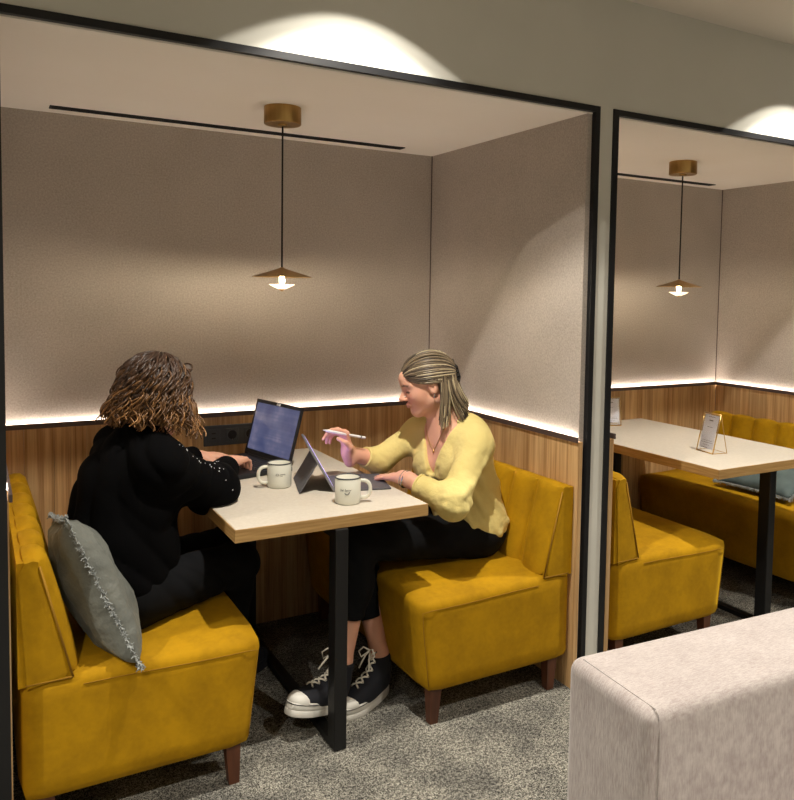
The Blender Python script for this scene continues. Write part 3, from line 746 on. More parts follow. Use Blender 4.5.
def head(c, fwd, up, k=1.0):
    f, l, u = frame(fwd, up); R = np.stack([f, l, u], 1)
    W = lambda a, b, e: A3(a, b, e)
    P = [(ell(W(-.012, 0, .030), (.096, .076, .086)), 0), (ell(W(.03, 0, -.03), (.060, .056, .078)), .04), (rc(W(.068, .008, -.094), W(.068, -.008, -.094), .018, .018), .03)]
    for sd in (1, -1):
        P += [(rc(W(.06, sd*.014, -.093), W(.002, sd*.05, -.06), .015, .018), .03), (ell(W(.052, sd*.036, -.028), (.03, .026, .03)), .03),
              (rc(W(.084, sd*.012, .023), W(.07, sd*.045, .022), .009, .009), .02)]
    P.append((rc(W(.078, 0, .02), W(.076, 0, .045), .018, .028), .03))
    for sd in (1, -1): P.append((ell(W(.096, sd*.031, .002), (.015, .019, .012)), .012, 1))
    for sd in (1, -1): P += [(ell(W(.0735, sd*.031, .0), (.0145, .0165, .0125)), .004)]
    P += [(rc(W(.086, 0, .012), W(.114, 0, -.026), .007, .009), .010), (ell(W(.114, 0, -.030), (.0115, .0105, .009)), .006)]
    for sd in (1, -1): P.append((ell(W(.099, sd*.0115, -.034), (.011, .0065, .007)), .006))
    P += [(rc(W(.089, .016, -.058), W(.089, -.016, -.058), .0055, .0055), .008), (ell(W(.0955, 0, -.0565), (.0078, .018, .0048)), .004), (ell(W(.0935, 0, -.0665), (.0082, .016, .0054)), .004)]
    for sd in (1, -1):
        P += [(ell(W(-.008, sd*.077, -.006), (.019, .008, .031)), .006), (ell(W(-.004, sd*.085, -.004), (.010, .006, .018)), .004, 1)]
    g = union(P); c = np.asarray(c, np.float32)
    return [(lambda p: g(((p-c) @ R)/k)*k, 0)], (f, l, u)
def skin_tint(V, base, heads, extra=()):
    T = np.tile(np.array(lin(base)), (len(V), 1))
    rngv = np.sin(V[:, 0]*90)*np.sin(V[:, 1]*70+1)*np.sin(V[:, 2]*80)
    T *= (1+.04*rngv)[:, None]
    for (c, f, l, u, lip, brow, hk) in heads:
        q = (V-c)/hk; a, b, e = q @ f, q @ l, q @ u
        def blend(mask, col, k): T[mask] = T[mask]*(1-k)+np.array(lin(col))*k
        near = (a > .05) & (np.abs(b) < .07) & (np.abs(e) < .14)
        blend(near & (np.abs(e+.0615) < .0085) & (np.abs(b) < .019) & (a > .09), lip, .55)
        blend(near & (np.abs(np.abs(b)-.032) < .018) & (np.abs(e-.0225+.10*(np.abs(b)-.032)**2/.02) < .0042) & (a > .06), brow, .75)
        blend(near & (((np.abs(b)-.031)/.0165)**2+((e+.006)/.0042)**2 < 1) & (a > .068), (44, 30, 24), .85)
        cheek = np.exp(-(((np.abs(b)-.045)/.022)**2+((e+.03)/.025)**2))*(a > .02)
        T[:] = T*(1-.25*cheek[:, None])+np.array(lin((206, 120, 100)))*.25*cheek[:, None]
    return T
def folds(p, amp, s=1.0, ph=0):
    x, y, z = p[:, 0]*s, p[:, 1]*s, p[:, 2]*s
    a = np.sin(38*x+26*z+2.6*np.sin(17*y+9*z+ph)+ph); c = np.sin(33*y-44*z+2.1*np.sin(23*x+ph))
    m = .5+.5*np.sin(9*x-7*y+11*z+ph)
    return amp*(m*(1.1-2.2*np.abs(a)**.7)+(1-m)*(.9-1.8*np.abs(c)**.7))
def lock_mesh(strands, n=5):
    """strands: list of (pts Nx3, radii N, colour); tapered tubes in one mesh"""
    VV = []; QQ = []; TT = []; o = 0
    ang = np.arange(n)*2*PI/n
    for pts, rad, col in strands:
        m = len(pts); t = np.gradient(pts, axis=0); t /= np.linalg.norm(t, axis=1)[:, None]+1e-9
        ref = np.array([.31, .52, .79]); u = np.cross(t, ref); u /= np.linalg.norm(u, axis=1)[:, None]+1e-9; w = np.cross(t, u)
        ring = pts[:, None]+rad[:, None, None]*(u[:, None]*np.cos(ang)[None, :, None]+w[:, None]*np.sin(ang)[None, :, None])
        VV.append(ring.reshape(-1, 3)); i = np.arange(m-1)[:, None]*n; k = np.arange(n)[None]
        q = np.stack([i+k, i+(k+1) % n, i+n+(k+1) % n, i+n+k], -1).reshape(-1, 4)+o; QQ.append(q); o += m*n
        c = np.asarray(col); c = np.tile(c, (m, 1)) if c.ndim == 1 else c
        TT.append(np.repeat(c, n, 0))
    return np.concatenate(VV), np.concatenate(QQ), np.concatenate(TT)
def mixc(a, b, t): return np.array(lin(a))*(1-t)+np.array(lin(b))*t

# ---------------------------------------------------------------- sneakers (local: x toe, z up, heel at x=-.055)
def shoe_parts():
    up = union([(rc((-.028, 0, .062), (-.02, 0, .10), .034, .036), 0), (rc((-.012, 0, .07), (-.018, 0, .165), .037, .043), .02), (rc((.0, 0, .085), (.085, 0, .052), .037, .034), .03),
                (ell((.10, 0, .042), (.085, .041, .034)), .03), (ell((.05, 0, .045), (.09, .036, .035)), .03)])
    def cut(p): return smax(smax(up(p), .028-p[:, 2], .004), p[:, 2]-.152+.12*(p[:, 0]+.01), .004)
    V, Q = surface(cut, (-.09, -.07, .01), (.21, .07, .19), .0035)
    cap = ell((.128, 0, .042), (.062, .0445, .034))
    def capf(p): return smax(smax(smax(cap(p), .03-p[:, 2], .004), (.157-p[:, 0]-.9*p[:, 1]**2*10), .003), -(cap(p)+.006), .002)
    Vc, Qc = surface(capf, (.08, -.07, .01), (.21, .07, .1), .0025)
    out = []
    for k in range(48):
        a = 2*PI*k/48; x = math.cos(a); y = math.sin(a)
        px = .064+.127*(abs(x)**.85)*(1 if x > 0 else -1); w = .036+.012*max(0, min(1, (px+.02)/.14))
        out.append((px, w*(abs(y)**.72)*(1 if y > 0 else -1)))
    laces = []
    eye = []
    for i in range(6):
        t = i/5; x = .108-.113*t; z = .0
        row = []
        for sd in (1, -1):
            o = np.array([x+.16, sd*(.027), .075+.07*t+.16]); dr = nz(np.array([-.75, -sd*.06, -.75])).astype(float)
            p = o.copy()
            for _ in range(60): p = p+dr*float(up(p[None].astype(np.float32))[0])*.9
            row.append(p-dr*.002)
        eye.append(row)
    for i in range(5):
        for sd in (0, 1):
            a, b = eye[i][sd], eye[i+1][1-sd]; m = (a+b)/2+np.array([.006, 0, .006]); laces.append([a, (a+m)/2+np.array([.003, 0, .003]), m, (b+m)/2+np.array([.003, 0, .003]), b])
    top = eye[5]
    c = (top[0]+top[1])/2+np.array([.012, 0, .008])
    for sd in (1, -1):
        laces.append([c, c+np.array([.012, sd*.02, .012]), c+np.array([.02, sd*.035, -.004]), c+np.array([.022, sd*.022, -.02]), c])
        laces.append([c, c+np.array([.015, sd*.008, -.012]), c+np.array([.026, sd*.016, -.035]), c+np.array([.034, sd*.022, -.055])])
    return (V, Q), (Vc, Qc), out, laces, eye
SHOE = shoe_parts()
def shoe(T, parent, dark=False):
    (V, Q), (Vc, Qc), out, laces, eye = SHOE
    Tn = np.array(T); tf = lambda v: v @ Tn[:3, :3].T+Tn[:3, 3]
    s = np_mesh('sneaker', tf(V), Q, 'shoe_black', parent); s['label'] = 'plain shoe, coloured all black for the shade under the table' if dark else 'black canvas high top sneaker with white platform sole'
    RB, LC = ('shoe_black', 'shoe_black') if dark else ('rubber', 'lace')  # dark: sole and laces black too, standing in for under-table shade
    np_mesh('toe_cap', tf(Vc), Qc, RB, s)
    sl = MB(); n = len(out); lev = [(.985, 0), (1.0, .004), (1.0, .019), (.985, .0205), (1.0, .022), (1.0, .040), (.97, .043), (.9, .043)]
    vs = [T @ Vector((.064+(x-.064)*k, y*k, z)) for k, z in lev for x, y in out]
    fs = [(i*n+j, i*n+(j+1) % n, (i+1)*n+(j+1) % n, (i+1)*n+j) for i in range(len(lev)-1) for j in range(n)]+[tuple(range(n))[::-1], tuple((len(lev)-1)*n+j for j in range(n))]
    so = obj('sole', sl.add(vs, fs), RB, s, angle=50)
    ring = [T @ Vector((.064+(x-.064)*1.002, y*1.004, .0375)) for x, y in out]
    obj('sole_stripe', MB().tube(ring+[ring[0]], .0013, 5, cap=False), 'rubber_line', s)
    g = MB()
    for L in laces: g.tube([T @ Vector(q) for q in L], .0032, 6)
    obj('lace', g, LC, s, True)
    if dark: return
    e = MB()
    for row in eye:
        for q in row:
            c = Vector(q); pts = [T @ (c+Vector((.004*math.cos(a), .002*math.sin(a), .004*math.sin(a)))) for a in np.linspace(0, 2*PI, 9)]; e.tube(pts, .0013, 5, cap=False)
    obj('eyelet', e, 'silver', s, True)['kind'] = 'stuff'
def place(toe, heel, roll=0.0, pitch_up=0.0):
    toe, heel = Vector(toe), Vector(heel); x = (toe-heel).normalized(); y = Vector((0, 0, 1)).cross(x).normalized(); z = x.cross(y)
    M = Matrix((x, y, z)).transposed().to_4x4(); M = Matrix.Translation(heel+x*.057) @ M @ Matrix.Rotation(roll, 4, 'X'); return M

# ---------------------------------------------------------------- woman in yellow (faces -x)
def woman_yellow():
    t = thing('person', 'woman in a pale yellow sweater writing on a tablet with a white pen', 'person', (-.3, .38, .44), 'people working at the booth table')
    hk = .93; hc = A3(-.402, .388, 1.088); fwd = nz((-.90, .30, -.28))
    f, l, u = frame(fwd)
    cf, cl, cu = frame((-.955, -.26, -.1), (-.18, 0, 1))         # chest frame
    CR = np.stack([cf, cl, cu], 1)
    pel = A3(-.215, .375, .54); wai = A3(-.225, .38, .66); che = A3(-.275, .375, .805); nb = A3(-.318, .378, .925)
    shL, shR = A3(-.278, .238, .868), A3(-.36, .525, .882)
    elL, wrL = A3(-.452, .108, .718), A3(-.548, .285, .773)
    elR, wrR = A3(-.525, .53, .785), A3(-.666, .497, .832)
    hipL, hipR = A3(-.23, .29, .525), A3(-.22, .465, .525)
    knL, knR = A3(-.725, .285, .567), A3(-.675, .44, .527)
    toe1, heel1 = (-1.036, .155, .10), (-.796, .25, .020)
    toe2, heel2 = (-.805, .213, .0), (-.592, .318, .0)
    MS1, MS2 = place(toe1, heel1), place(toe2, heel2)
    anL, anR = [A3(*(M @ Vector((-.018, 0, .15)))) for M in (MS1, MS2)]
    hd, _ = head(hc, fwd, (0, 0, 1), hk)
    P = list(hd)
    P += [(rc(hc-f*.02-u*.06, nb+A3(.0, 0, .0), .050, .052), .03), (rc(nb, che, .06, .085), .06)]
    P += [(rc(shL, shR, .042, .042), .06), (ell(che, (.095, .135, .14), CR), .06), (ell(wai, (.085, .125, .12)), .06), (ell(pel, (.11, .165, .10)), .06)]
    for s in (1, -1): P.append((ell(che+cf*.075+cl*s*.062-cu*.015, (.055, .06, .06), CR), .04))
    for a, b, c in ((shL, elL, wrL), (shR, elR, wrR)): P += [(rc(a, b, .044, .036), .04), (rc(b, c, .036, .0255), .02)]
    for a, b, c in ((hipL, knL, anL), (hipR, knR, anR)): P += [(rc(a, b, .075, .05), .05), (rc(b, (b*.65+c*.35)+A3(.012, 0, 0), .048, .048), .03), (rc((b*.65+c*.35)+A3(.012, 0, 0), c, .046, .031), .03)]
    # feet inside the shoes
    for a, (tt, hh) in ((anL, (toe1, heel1)), (anR, (toe2, heel2))):
        tt, hh = A3(*tt), A3(*hh); P += [(rc(a, hh*.82+tt*.18+A3(0, 0, .07), .031, .028), .02), (rc(hh*.82+tt*.18+A3(0, 0, .07), hh*.35+tt*.65+A3(0, 0, .05), .026, .018), .02)]
    hl, _ = hand(wrL, (-.18, .97, -.13), (0, 0, -1), (.97, .18, 0), ((.05, .08, .08), (.03, .06, .08), (.03, .08, .1), (.08, .1, .1)), ((.045, .045, .012), (.07, .05, .012), (.092, .048, .014)), .92)
    pd = nz((-.25, -.03, .95)); pn = (-.95, 0, -.25); ps = (0, -1, 0)
    hr, tips = hand(wrR, pd, pn, ps, ((.85, .5, .3), (1.15, .6, .4), (1.25, .85, .5), (1.3, .95, .5)), ((.036, .046, .006), (.062, .054, .022), (.084, .046, .044)), .97)
    for q in hl+hr: P.append((q[0], max(q[1], .006)) if q is not hl[0] and q is not hr[0] else (q[0], .015))
    body = union(P)
    V, Q = surface(body, (-1.06, .02, -.02), (-.06, .68, 1.24), .004); V = smooth_v(V, Q, 1, .35)
    T = skin_tint(V, (222, 168, 142), [(hc, f, l, u, (176, 92, 86), (96, 74, 54), hk)])
    np_mesh('body', V, Q, 'skin', t, T)
    # sweater
    G = [(ell(che+A3(0, 0, -.01), (.118, .152, .15), CR), 0), (rc(shL, shR, .052, .05), .06), (ell(wai+A3(-.005, 0, -.02), (.122, .155, .14)), .08), (ell(pel+A3(.0, -.005, .02), (.128, .175, .095)), .06), (rc(nb-cu*.03, che, .075, .1), .05), (ell(A3(-.245, .355, .905), (.06, .11, .055)), .06), (rc(A3(-.255, .33, .915), shL, .042, .045), .05)]
    for s in (1, -1): G.append((ell(che+cf*.083+cl*s*.062-cu*.02, (.06, .066, .066), CR), .05))
    sL, sR = (shL+elL)/2, (shR+elR)/2
    cuL = wrL+(elL-wrL)*.30; cuR = wrR+(elR-wrR)*.52
    G += [(rc(shL, elL, .050, .052), .04), (rc(elL, cuL, .051, .038), .03), (ell(elL+A3(.0, -.002, -.014), (.044, .045, .045)), .03), (rc(shR, elR, .048, .047), .05), (rc(elR, cuR, .046, .038), .03)]
    gs = union(G); RD = []
    def ridge(pts, r, sink):
        ps = []
        for (x, z) in pts:                                           # settle each point on the near side of the cloth
            q = A3(x, -.1, z)
            for _ in range(60): q = q+A3(0, 1, 0)*float(gs(q[None])[0])*.8
            ps.append(q+A3(0, sink, 0))
        for a, c in zip(ps[:-1], ps[1:]): RD.append((rc(a, c, r, r*.85), .016))
    ridge([(-.265, .75), (-.20, .66), (-.14, .58), (-.105, .52)], .008, .003); ridge([(-.30, .715), (-.24, .62), (-.19, .55), (-.16, .50)], .009, .003)
    ridge([(-.335, .665), (-.29, .58), (-.26, .51)], .008, .003); ridge([(-.22, .80), (-.16, .72), (-.12, .66)], .007, .003)
    ridge([(-.285, .835), (-.335, .795), (-.39, .765), (-.44, .75)], .008, .004); ridge([(-.27, .79), (-.33, .745), (-.40, .715)], .008, .004)
    ridge([(-.40, .77), (-.45, .745), (-.50, .745)], .007, .004); ridge([(-.43, .70), (-.47, .70), (-.50, .715)], .007, .004); ridge([(-.33, .86), (-.30, .82), (-.285, .77)], .007, .004)
    g0 = union(G+RD); dl = nz(wrL-elL); dr = nz(wrR-elR)
    vb = che+cf*.1-cu*.035                                           # bottom of the V
    neckc = rc(nb-cu*.05+cf*.012, hc-u*.05, .064, .058)
    shell = union([(ell(che, (.10, .14, .145), CR), 0)])
    def sweater(p):
        d = g0(p)+folds(p, .0016, .9)
        d = smax(d, (p-cuL) @ dl-.0, .004) if False else d
        near = np.linalg.norm(p-wrL, axis=1) < .15; d = np.where(near, smax(d, (p-cuL) @ dl, .004), d)
        near = np.linalg.norm(p-wrR, axis=1) < .15; d = np.where(near, smax(d, (p-cuR) @ dr, .004), d)
        hem = .488+.03*np.clip((-.2-p[:, 0])/.12, 0, 1)-p[:, 2]+.006*np.sin(40*p[:, 1]+20*p[:, 0])
        d = smax(d, hem, .006)
        q = p-vb; a, b, e = q @ cf, q @ cl, q @ cu
        v = np.maximum(np.abs(b+.006)*.93-.37*np.maximum(e, -.05)-.004, -a-.05)
        v = np.maximum(v, -e)
        d = smax(d, -v, .006)
        return smax(d, -neckc(p), .006)
    V, Q = surface(sweater, (-.72, .0, .44), (-.02, .68, 1.0), .0045); V = smooth_v(V, Q, 1, .5)
    sw = np_mesh('sweater', V, Q, 'knit_yellow', t)
    # neckline and cuffs ribs
    for c, d, r in ((cuL, dl, .0385), (cuR, dr, .0355)):
        a = Vector(d).orthogonal().normalized(); b = Vector(d).cross(a)
        obj('cuff', MB().tube([Vector(c)-Vector(d)*.003+(a*math.cos(k)+b*math.sin(k))*r for k in np.linspace(0, 2*PI, 25)], .0042, 6, cap=False), 'knit_yellow', sw, True)
    # trousers
    Hh = [(ell(pel+A3(0, 0, -.005), (.122, .172, .095)), 0)]
    hemA, hemB = A3(*(knL+(anL-knL)*.66)), A3(*(knR+(anR-knR)*.72))
    for a, b, c, hm in ((hipL, knL, anL, hemA), (hipR, knR, anR, hemB)):
        Hh += [(rc(a, b, .084, .062), .05), (rc(b, (b*.65+c*.35)+A3(.012, 0, 0), .061, .060), .03), (rc((b*.65+c*.35)+A3(.012, 0, 0), hm, .06, .05), .03)]
    h0 = union(Hh); nA, nB = nz(anL-knL), nz(anR-knR)
    def trousers(p):
        d = h0(p)+folds(p, .0022, 1.0, 2)
        nr = rc(hemA, anL, .075, .075)(p) < 0; d = np.where(nr, smax(d, (p-hemA) @ nA+.012, .003), d)
        nr = rc(hemB, anR, .075, .075)(p) < 0; d = np.where(nr, smax(d, (p-hemB) @ nB+.012, .003), d)
        return smax(d, .438-p[:, 2]-np.where(p[:, 0] < -.60, 1, 0), .01)
    V, Q = surface(trousers, (-.86, .12, .18), (-.05, .62, .66), .006); V = smooth_v(V, Q, 2, .5)
    np_mesh('trousers', V, Q, 'denim', t)
    shoe(MS1, t); shoe(MS2, t)
    # hair: cap plus locks swept back to a clip, loose length behind the ear
    R = np.stack([f, l, u], 1); W = lambda a, b, e: hc+(f*a+l*b+u*e)*hk
    K = lambda *q: tuple(x*hk for x in q)
    hcap = union([(ell(W(-.016, 0, .034), K(.103, .081, .088), R), 0), (rc(W(-.06, 0, .02), W(-.075, 0, -.08), .04, .028), .04), (rc(W(-.055, .038, .0), W(-.065, .04, -.09), .022, .016), .03), (rc(W(-.055, -.038, .0), W(-.065, -.04, -.09), .022, .016), .03)])
    HL = np.array([(.091, 0, .064), (.086, .03, .058), (.073, .052, .038), (.050, .066, .026), (.02, .077, .024), (-.012, .079, .030), (-.03, .081, .0)])   # hairline, fwd/side/up
    def cap(p):
        q = ((p-hc) @ R)/hk
        d = hcap(p)
        # trim in front of the hairline: a plane through forehead and ear
        lim = np.interp(np.abs(q[:, 1]), [0, .03, .052, .066, .076, .09], [.088, .082, .066, .042, .012, -.02])
        cutf = np.where(q[:, 2] > .024, q[:, 0]-lim-.45*(q[:, 2]-.055), q[:, 0]+.03)
        return smax(d, cutf*hk, .008)
    V, Q = surface(cap, hc-A3(.2, .2, .24), hc+A3(.2, .2, .2), .004)
    rr = np.random.default_rng(3)
    o = np_mesh('hair', V, Q, 'hair', t, np.tile(mixc((70, 59, 45), (100, 85, 64), .4), (len(V), 1)))
    clipW = W(-.114, 0, .012)
    st = []
    er = A3(.107, .085, .094)*hk; ec = W(-.016, 0, .034)
    def ept(d, k=1.0): return ec+f*(d[0]*er[0]*k)+l*(d[1]*er[1]*k)+u*(d[2]*er[2]*k)
    cd = np.array([-.97, 0, -.24])
    cols = [((98, 84, 66), (140, 124, 100)), ((56, 47, 40), (86, 73, 60)), ((142, 126, 100), (206, 190, 156))]
    def colr():
        a, b = cols[rr.choice(3, p=[.42, .36, .22])]; return mixc(a, b, rr.random())
    ecl = np.array([-.016, 0, .034]); erl = np.array([.107, .085, .094])
    for i in range(460):
        sd = rr.choice((1, -1)); x = rr.uniform(0, 5.2); k0 = int(x); h0 = HL[k0]+(HL[k0+1]-HL[k0])*(x-k0); h0 = h0*np.array([1, sd, 1])
        d0 = (h0-ecl)/erl; d0 /= np.linalg.norm(d0)
        om = math.acos(np.clip(d0 @ cd, -1, 1)); k = rr.uniform(1.0, 1.04)
        s0 = 0 if rr.random() < .55 else rr.uniform(.0, .45)
        n = 14; pts = []; ph = rr.uniform(0, 6)
        for j in range(n):
            s = s0+(j/(n-1))*(.97-s0); d = (math.sin((1-s)*om)*d0+math.sin(s*om)*cd)/math.sin(om)
            d = d/np.linalg.norm(d)+np.array([0, 0, (.32*(1-x/5.2)-.16*(x/5.2))*math.sin(PI*s)]); d /= np.linalg.norm(d)
            pts.append(ept(d, k+.014*math.sin(6*s+ph)*math.sin(PI*s)))
        rad = np.linspace(.0030, .0040, n); rad[0] *= .4; rad[1] *= .8
        st.append((np.array(pts), rad*rr.uniform(.7, 1.15), colr()))
    for i in range(420):
        az = rr.uniform(1.92, 2*PI-1.92); el = rr.uniform(-.5, .35)
        d0 = np.array([math.cos(az)*math.cos(el), math.sin(az)*math.cos(el), math.sin(el)])
        p0 = ept(d0, .97); out = (p0-ec)/np.linalg.norm(p0-ec); out[2] = 0
        bk = (PI-abs(az-PI))                                          # 0 at the sides, larger at the back
        L = rr.uniform(.145, .195)-.02*max(0, 1-abs(az-PI)); n = 12; s = np.linspace(0, 1, n)[:, None]; w = rr.uniform(-.006, .006, 2)
        pts = p0+out*(.010*np.sin(s*1.6))+np.array([0, 0, -1.])*s*(L+el*.06)+f*((.012 if abs(az-PI) > .9 else -.035)*s*s)+out*.012*s+(l*w[0]+f*w[1])*np.sin(3*s+i)
        st.append((np.asarray(pts, float), np.linspace(.0044, .0018, n), colr()))
    V, Q, T = lock_mesh(st)
    np_mesh('hair_lock', V, Q, 'hair', o, T)['kind'] = 'stuff'
    # claw clip and bow
    c = Vector(clipW.tolist()); F, Lv, U = Vector(f.tolist()), Vector(l.tolist()), Vector(u.tolist())
    g = MB()
    for sd in (1, -1):
        for k in range(4):
            a = c+U*(.024-.016*k)+Lv*sd*.004; g.tube([a-F*.006, a-F*.012+Lv*sd*.02, a+F*.006+Lv*sd*.034, a+F*.022+Lv*sd*.036], [.005, .0055, .004, .002], 6)
        g.tube([c+U*.034-F*.008, c+U*.02-F*.014+Lv*sd*.012, c-U*.02-F*.014+Lv*sd*.012, c-U*.038-F*.01+Lv*sd*.012], [.006, .008, .008, .004], 8)
        g.tube([c+U*.03-F*.01, c+U*.05-F*.012+Lv*sd*.006], [.006, .002], 6)
    obj('hair_clip', g, 'clip', o, True)
    ear = Vector(W(-.004, .084, -.036).tolist())
    obj('earring', MB().tube([ear+Vector((0, 0, .002)), ear-Vector((0, 0, .006)), ear-Vector((0, 0, .011))], [.0018, .0035, .002], 8), 'silver', t, True)
    bw = Vector((wrL+dl*-.012).tolist()); dv = Vector(dl.tolist()); a = dv.orthogonal().normalized(); b = dv.cross(a)
    obj('watch', MB().tube([bw+(a*math.cos(k)+b*math.sin(k))*.029 for k in np.linspace(0, 2*PI, 25)], .0045, 6, cap=False).tube([bw+dv*.012+(a*math.cos(k)+b*math.sin(k))*.028 for k in np.linspace(0, 2*PI, 25)], .002, 6, cap=False), 'silver', t, True)
    nk = []
    for k in np.linspace(-1, 1, 25):
        p = nb+cu*(.025-.095*(1-abs(k)**1.4))+cl*(.055*k)+cf*.03
        # drop on the skin
        p = p.astype(np.float32)+cf*.12
        for _ in range(50): p = p-cf*float(body(p[None])[0])*.8
        nk.append(Vector((p+cf*.0015).tolist()))
    obj('necklace', MB().tube(nk, .0011, 5), 'gold', t, True)
    obj('pendant', MB().tube([nk[12], nk[12]-Vector((0, 0, .012))], [.0015, .004], 8), 'gold', t, True)
    return tips
TIPS = woman_yellow()
# pen held in her right hand
def pen():
    a, b = Vector((-.786, .452, .934)), Vector((-.612, .470, .889)); d = (b-a).normalized(); L = (b-a).length
    t = thing('stylus_pen', 'white stylus pen held in the hand of the woman in yellow', 'pen', tuple(a+d*L/2))
    Z = d; X = Z.orthogonal().normalized(); Y = Z.cross(X); T = Matrix(((X.x, Y.x, Z.x, a.x), (X.y, Y.y, Z.y, a.y), (X.z, Y.z, Z.z, a.z), (0, 0, 0, 1)))
    obj('barrel', MB().lathe([(.0048, .022), (.0050, .03), (.0050, L-.022)], (0, 0, 0), 20, T), 'pen', t, angle=40)
    obj('tip', MB().lathe([(.0006, 0), (.0014, .003), (.0048, .022)], (0, 0, 0), 20, T), 'pen', t, angle=40)
    obj('band', MB().lathe([(.0051, L-.022), (.0051, L-.018)], (0, 0, 0), 20, T), 'pen_band', t, angle=40)
    obj('cap', MB().lathe([(.0050, L-.018), (.0050, L-.003), (.0038, L)], (0, 0, 0), 20, T), 'pen', t, angle=40)
pen()

# ---------------------------------------------------------------- woman in black (faces +x, seen from behind)
def woman_black():
    t = thing('person', 'woman with curly brown hair in a black sweater typing on a laptop', 'person', (-1.48, .33, .44), 'people working at the booth table')
    hk = .93; hc = A3(-1.362, .372, 1.092); fwd = nz((.80, .55, -.28)); f, l, u = frame(fwd)
    cf, cl, cu = frame((.90, .42, -.15), (.18, .05, 1)); CR = np.stack([cf, cl, cu], 1)
    pel = A3(-1.475, .33, .54); wai = A3(-1.485, .33, .67); che = A3(-1.445, .345, .82); nb = A3(-1.415, .358, .945)
    shR, shL = A3(-1.385, .225, .915), A3(-1.452, .50, .925)
    elR, wrR = A3(-1.195, .385, .785), A3(-1.065, .63, .806)
    elL, wrL = A3(-1.29, .70, .80), A3(-1.135, .815, .797)
    hipR, hipL = A3(-1.46, .24, .525), A3(-1.48, .42, .525)
    knR, knL = A3(-1.10, .42, .515), A3(-1.09, .60, .515)
    anR, anL = A3(-1.08, .62, .12), A3(-1.06, .78, .12)
    P = list(head(hc, fwd, (0, 0, 1), hk)[0])
    P += [(rc(hc-f*.02-u*.06, nb, .05, .054), .03), (rc(nb, che, .06, .09), .06), (rc(shL, shR, .045, .045), .06), (ell(che, (.10, .14, .14), CR), .06), (ell(wai, (.09, .13, .12)), .06), (ell(pel, (.115, .165, .1)), .06)]
    for a, b, c in ((shL, elL, wrL), (shR, elR, wrR)): P += [(rc(a, b, .045, .037), .04), (rc(b, c, .036, .026), .02)]
    for a, b, c in ((hipL, knL, anL), (hipR, knR, anR)): P += [(rc(a, b, .078, .052), .05), (rc(b, c, .05, .034), .03), (rc(c-A3(.01, 0, .04), c+A3(.05, .03, -.065), .03, .02), .02)]
    cur = ((.35, .65, .5), (.3, .7, .5), (.35, .75, .5), (.4, .7, .5))
    th = ((.045, .042, .014), (.07, .05, .026), (.09, .044, .034))
    hr, _ = hand(wrR, (.62, .78, .0), (0, 0, -1), (-.78, .62, 0), cur, th, 1.0)
    hl, _ = hand(wrL, (.97, .12, .0), (0, 0, -1), (.12, -.97, 0), cur, th, 1.0)
    for H in (hr, hl):
        for i, q in enumerate(H): P.append((q[0], .015 if i == 0 else max(q[1], .006)))
    body = union(P)
    V, Q = surface(body, (-1.66, .08, -.0), (-.88, 1.02, 1.26), .004); V = smooth_v(V, Q, 1, .35)
    np_mesh('body', V, Q, 'skin', t, skin_tint(V, (224, 170, 144), [(hc, f, l, u, (180, 98, 90), (70, 48, 34), hk)]))
    cuR = wrR+(elR-wrR)*.17; cuL = wrL+(elL-wrL)*.10; dr, dl = nz(wrR-elR), nz(wrL-elL)
    G = [(ell(che+A3(-.012, 0, -.01), (.135, .175, .155), CR), 0), (rc(shL, shR, .06, .06), .07), (ell(wai+A3(-.01, 0, -.02), (.14, .175, .15)), .08), (ell(pel+A3(-.01, 0, .02), (.14, .185, .10)), .06), (rc(nb+cu*.045, che, .062, .11), .06), (ell(wai+A3(.06, .03, -.04), (.115, .14, .125)), .06),
         (rc(shR, elR, .058, .072), .06), (rc(nb+A3(.02, -.05, .0), shR, .05, .05), .05), (ell(elR+A3(.01, .01, -.012), (.075, .075, .062)), .04), (rc(elR, cuR, .068, .040), .04), (rc(shL, elL, .064, .06), .06), (rc(elL, cuL, .058, .045), .04)]
    g0 = union(G); nk = rc(nb+cu*.085, hc-u*.04, .056, .06)
    def sweater(p):
        d = g0(p)+folds(p, .0045, .7, 1)
        nr = np.linalg.norm(p-wrR, axis=1) < .13; d = np.where(nr, smax(d, (p-cuR) @ dr, .006), d)
        nr = np.linalg.norm(p-wrL, axis=1) < .13; d = np.where(nr, smax(d, (p-cuL) @ dl, .006), d)
        ontab = (p[:, 0] > -1.215)
        d = np.where(ontab, smax(d, .743-p[:, 2], .004), d)
        return smax(smax(d, .478-p[:, 2], .008), -nk(p), .006)
    V, Q = surface(sweater, (-1.72, .02, .44), (-.95, .95, 1.03), .0055); V = smooth_v(V, Q, 2, .5)
    sw = np_mesh('sweater', V, Q, 'knit_black', t)
    # small sequins along the sleeve top and the cuff
    sq = MB(); rg = random.Random(4)
    def drop(p, d):
        p = p.astype(np.float32)
        for _ in range(40): p = p+d*float(sweater(p[None])[0])*.8
        return Vector(p.tolist())
    for i in range(15):
        s = i/14*.9; q = shR+(elR-shR)*s; n = np.cross(elR-shR, nz((.5, .8, -.2))); n = nz(n if n[2] > 0 else -n); vw = nz((-.5, -.8, .3))
        n = nz(n+vw*rg.uniform(.0, .35)); q2 = drop(q+n*.2, -n); r = rg.uniform(.0009, .0018)
        sq.box(q2-Vector((r, r, r)), q2+Vector((r, r, r)))
    for i in range(9):
        n = nz((-.5+.5*(i/8), -.8+.2*i/8, .5-.7*i/8)); q2 = drop(cuR-dr*(.012+.012*rg.random())+n*.15, -n); r = rg.uniform(.0009, .0017); sq.box(q2-Vector((r,)*3), q2+Vector((r,)*3))
    obj('sequin', sq, 'sequin', sw)['kind'] = 'stuff'
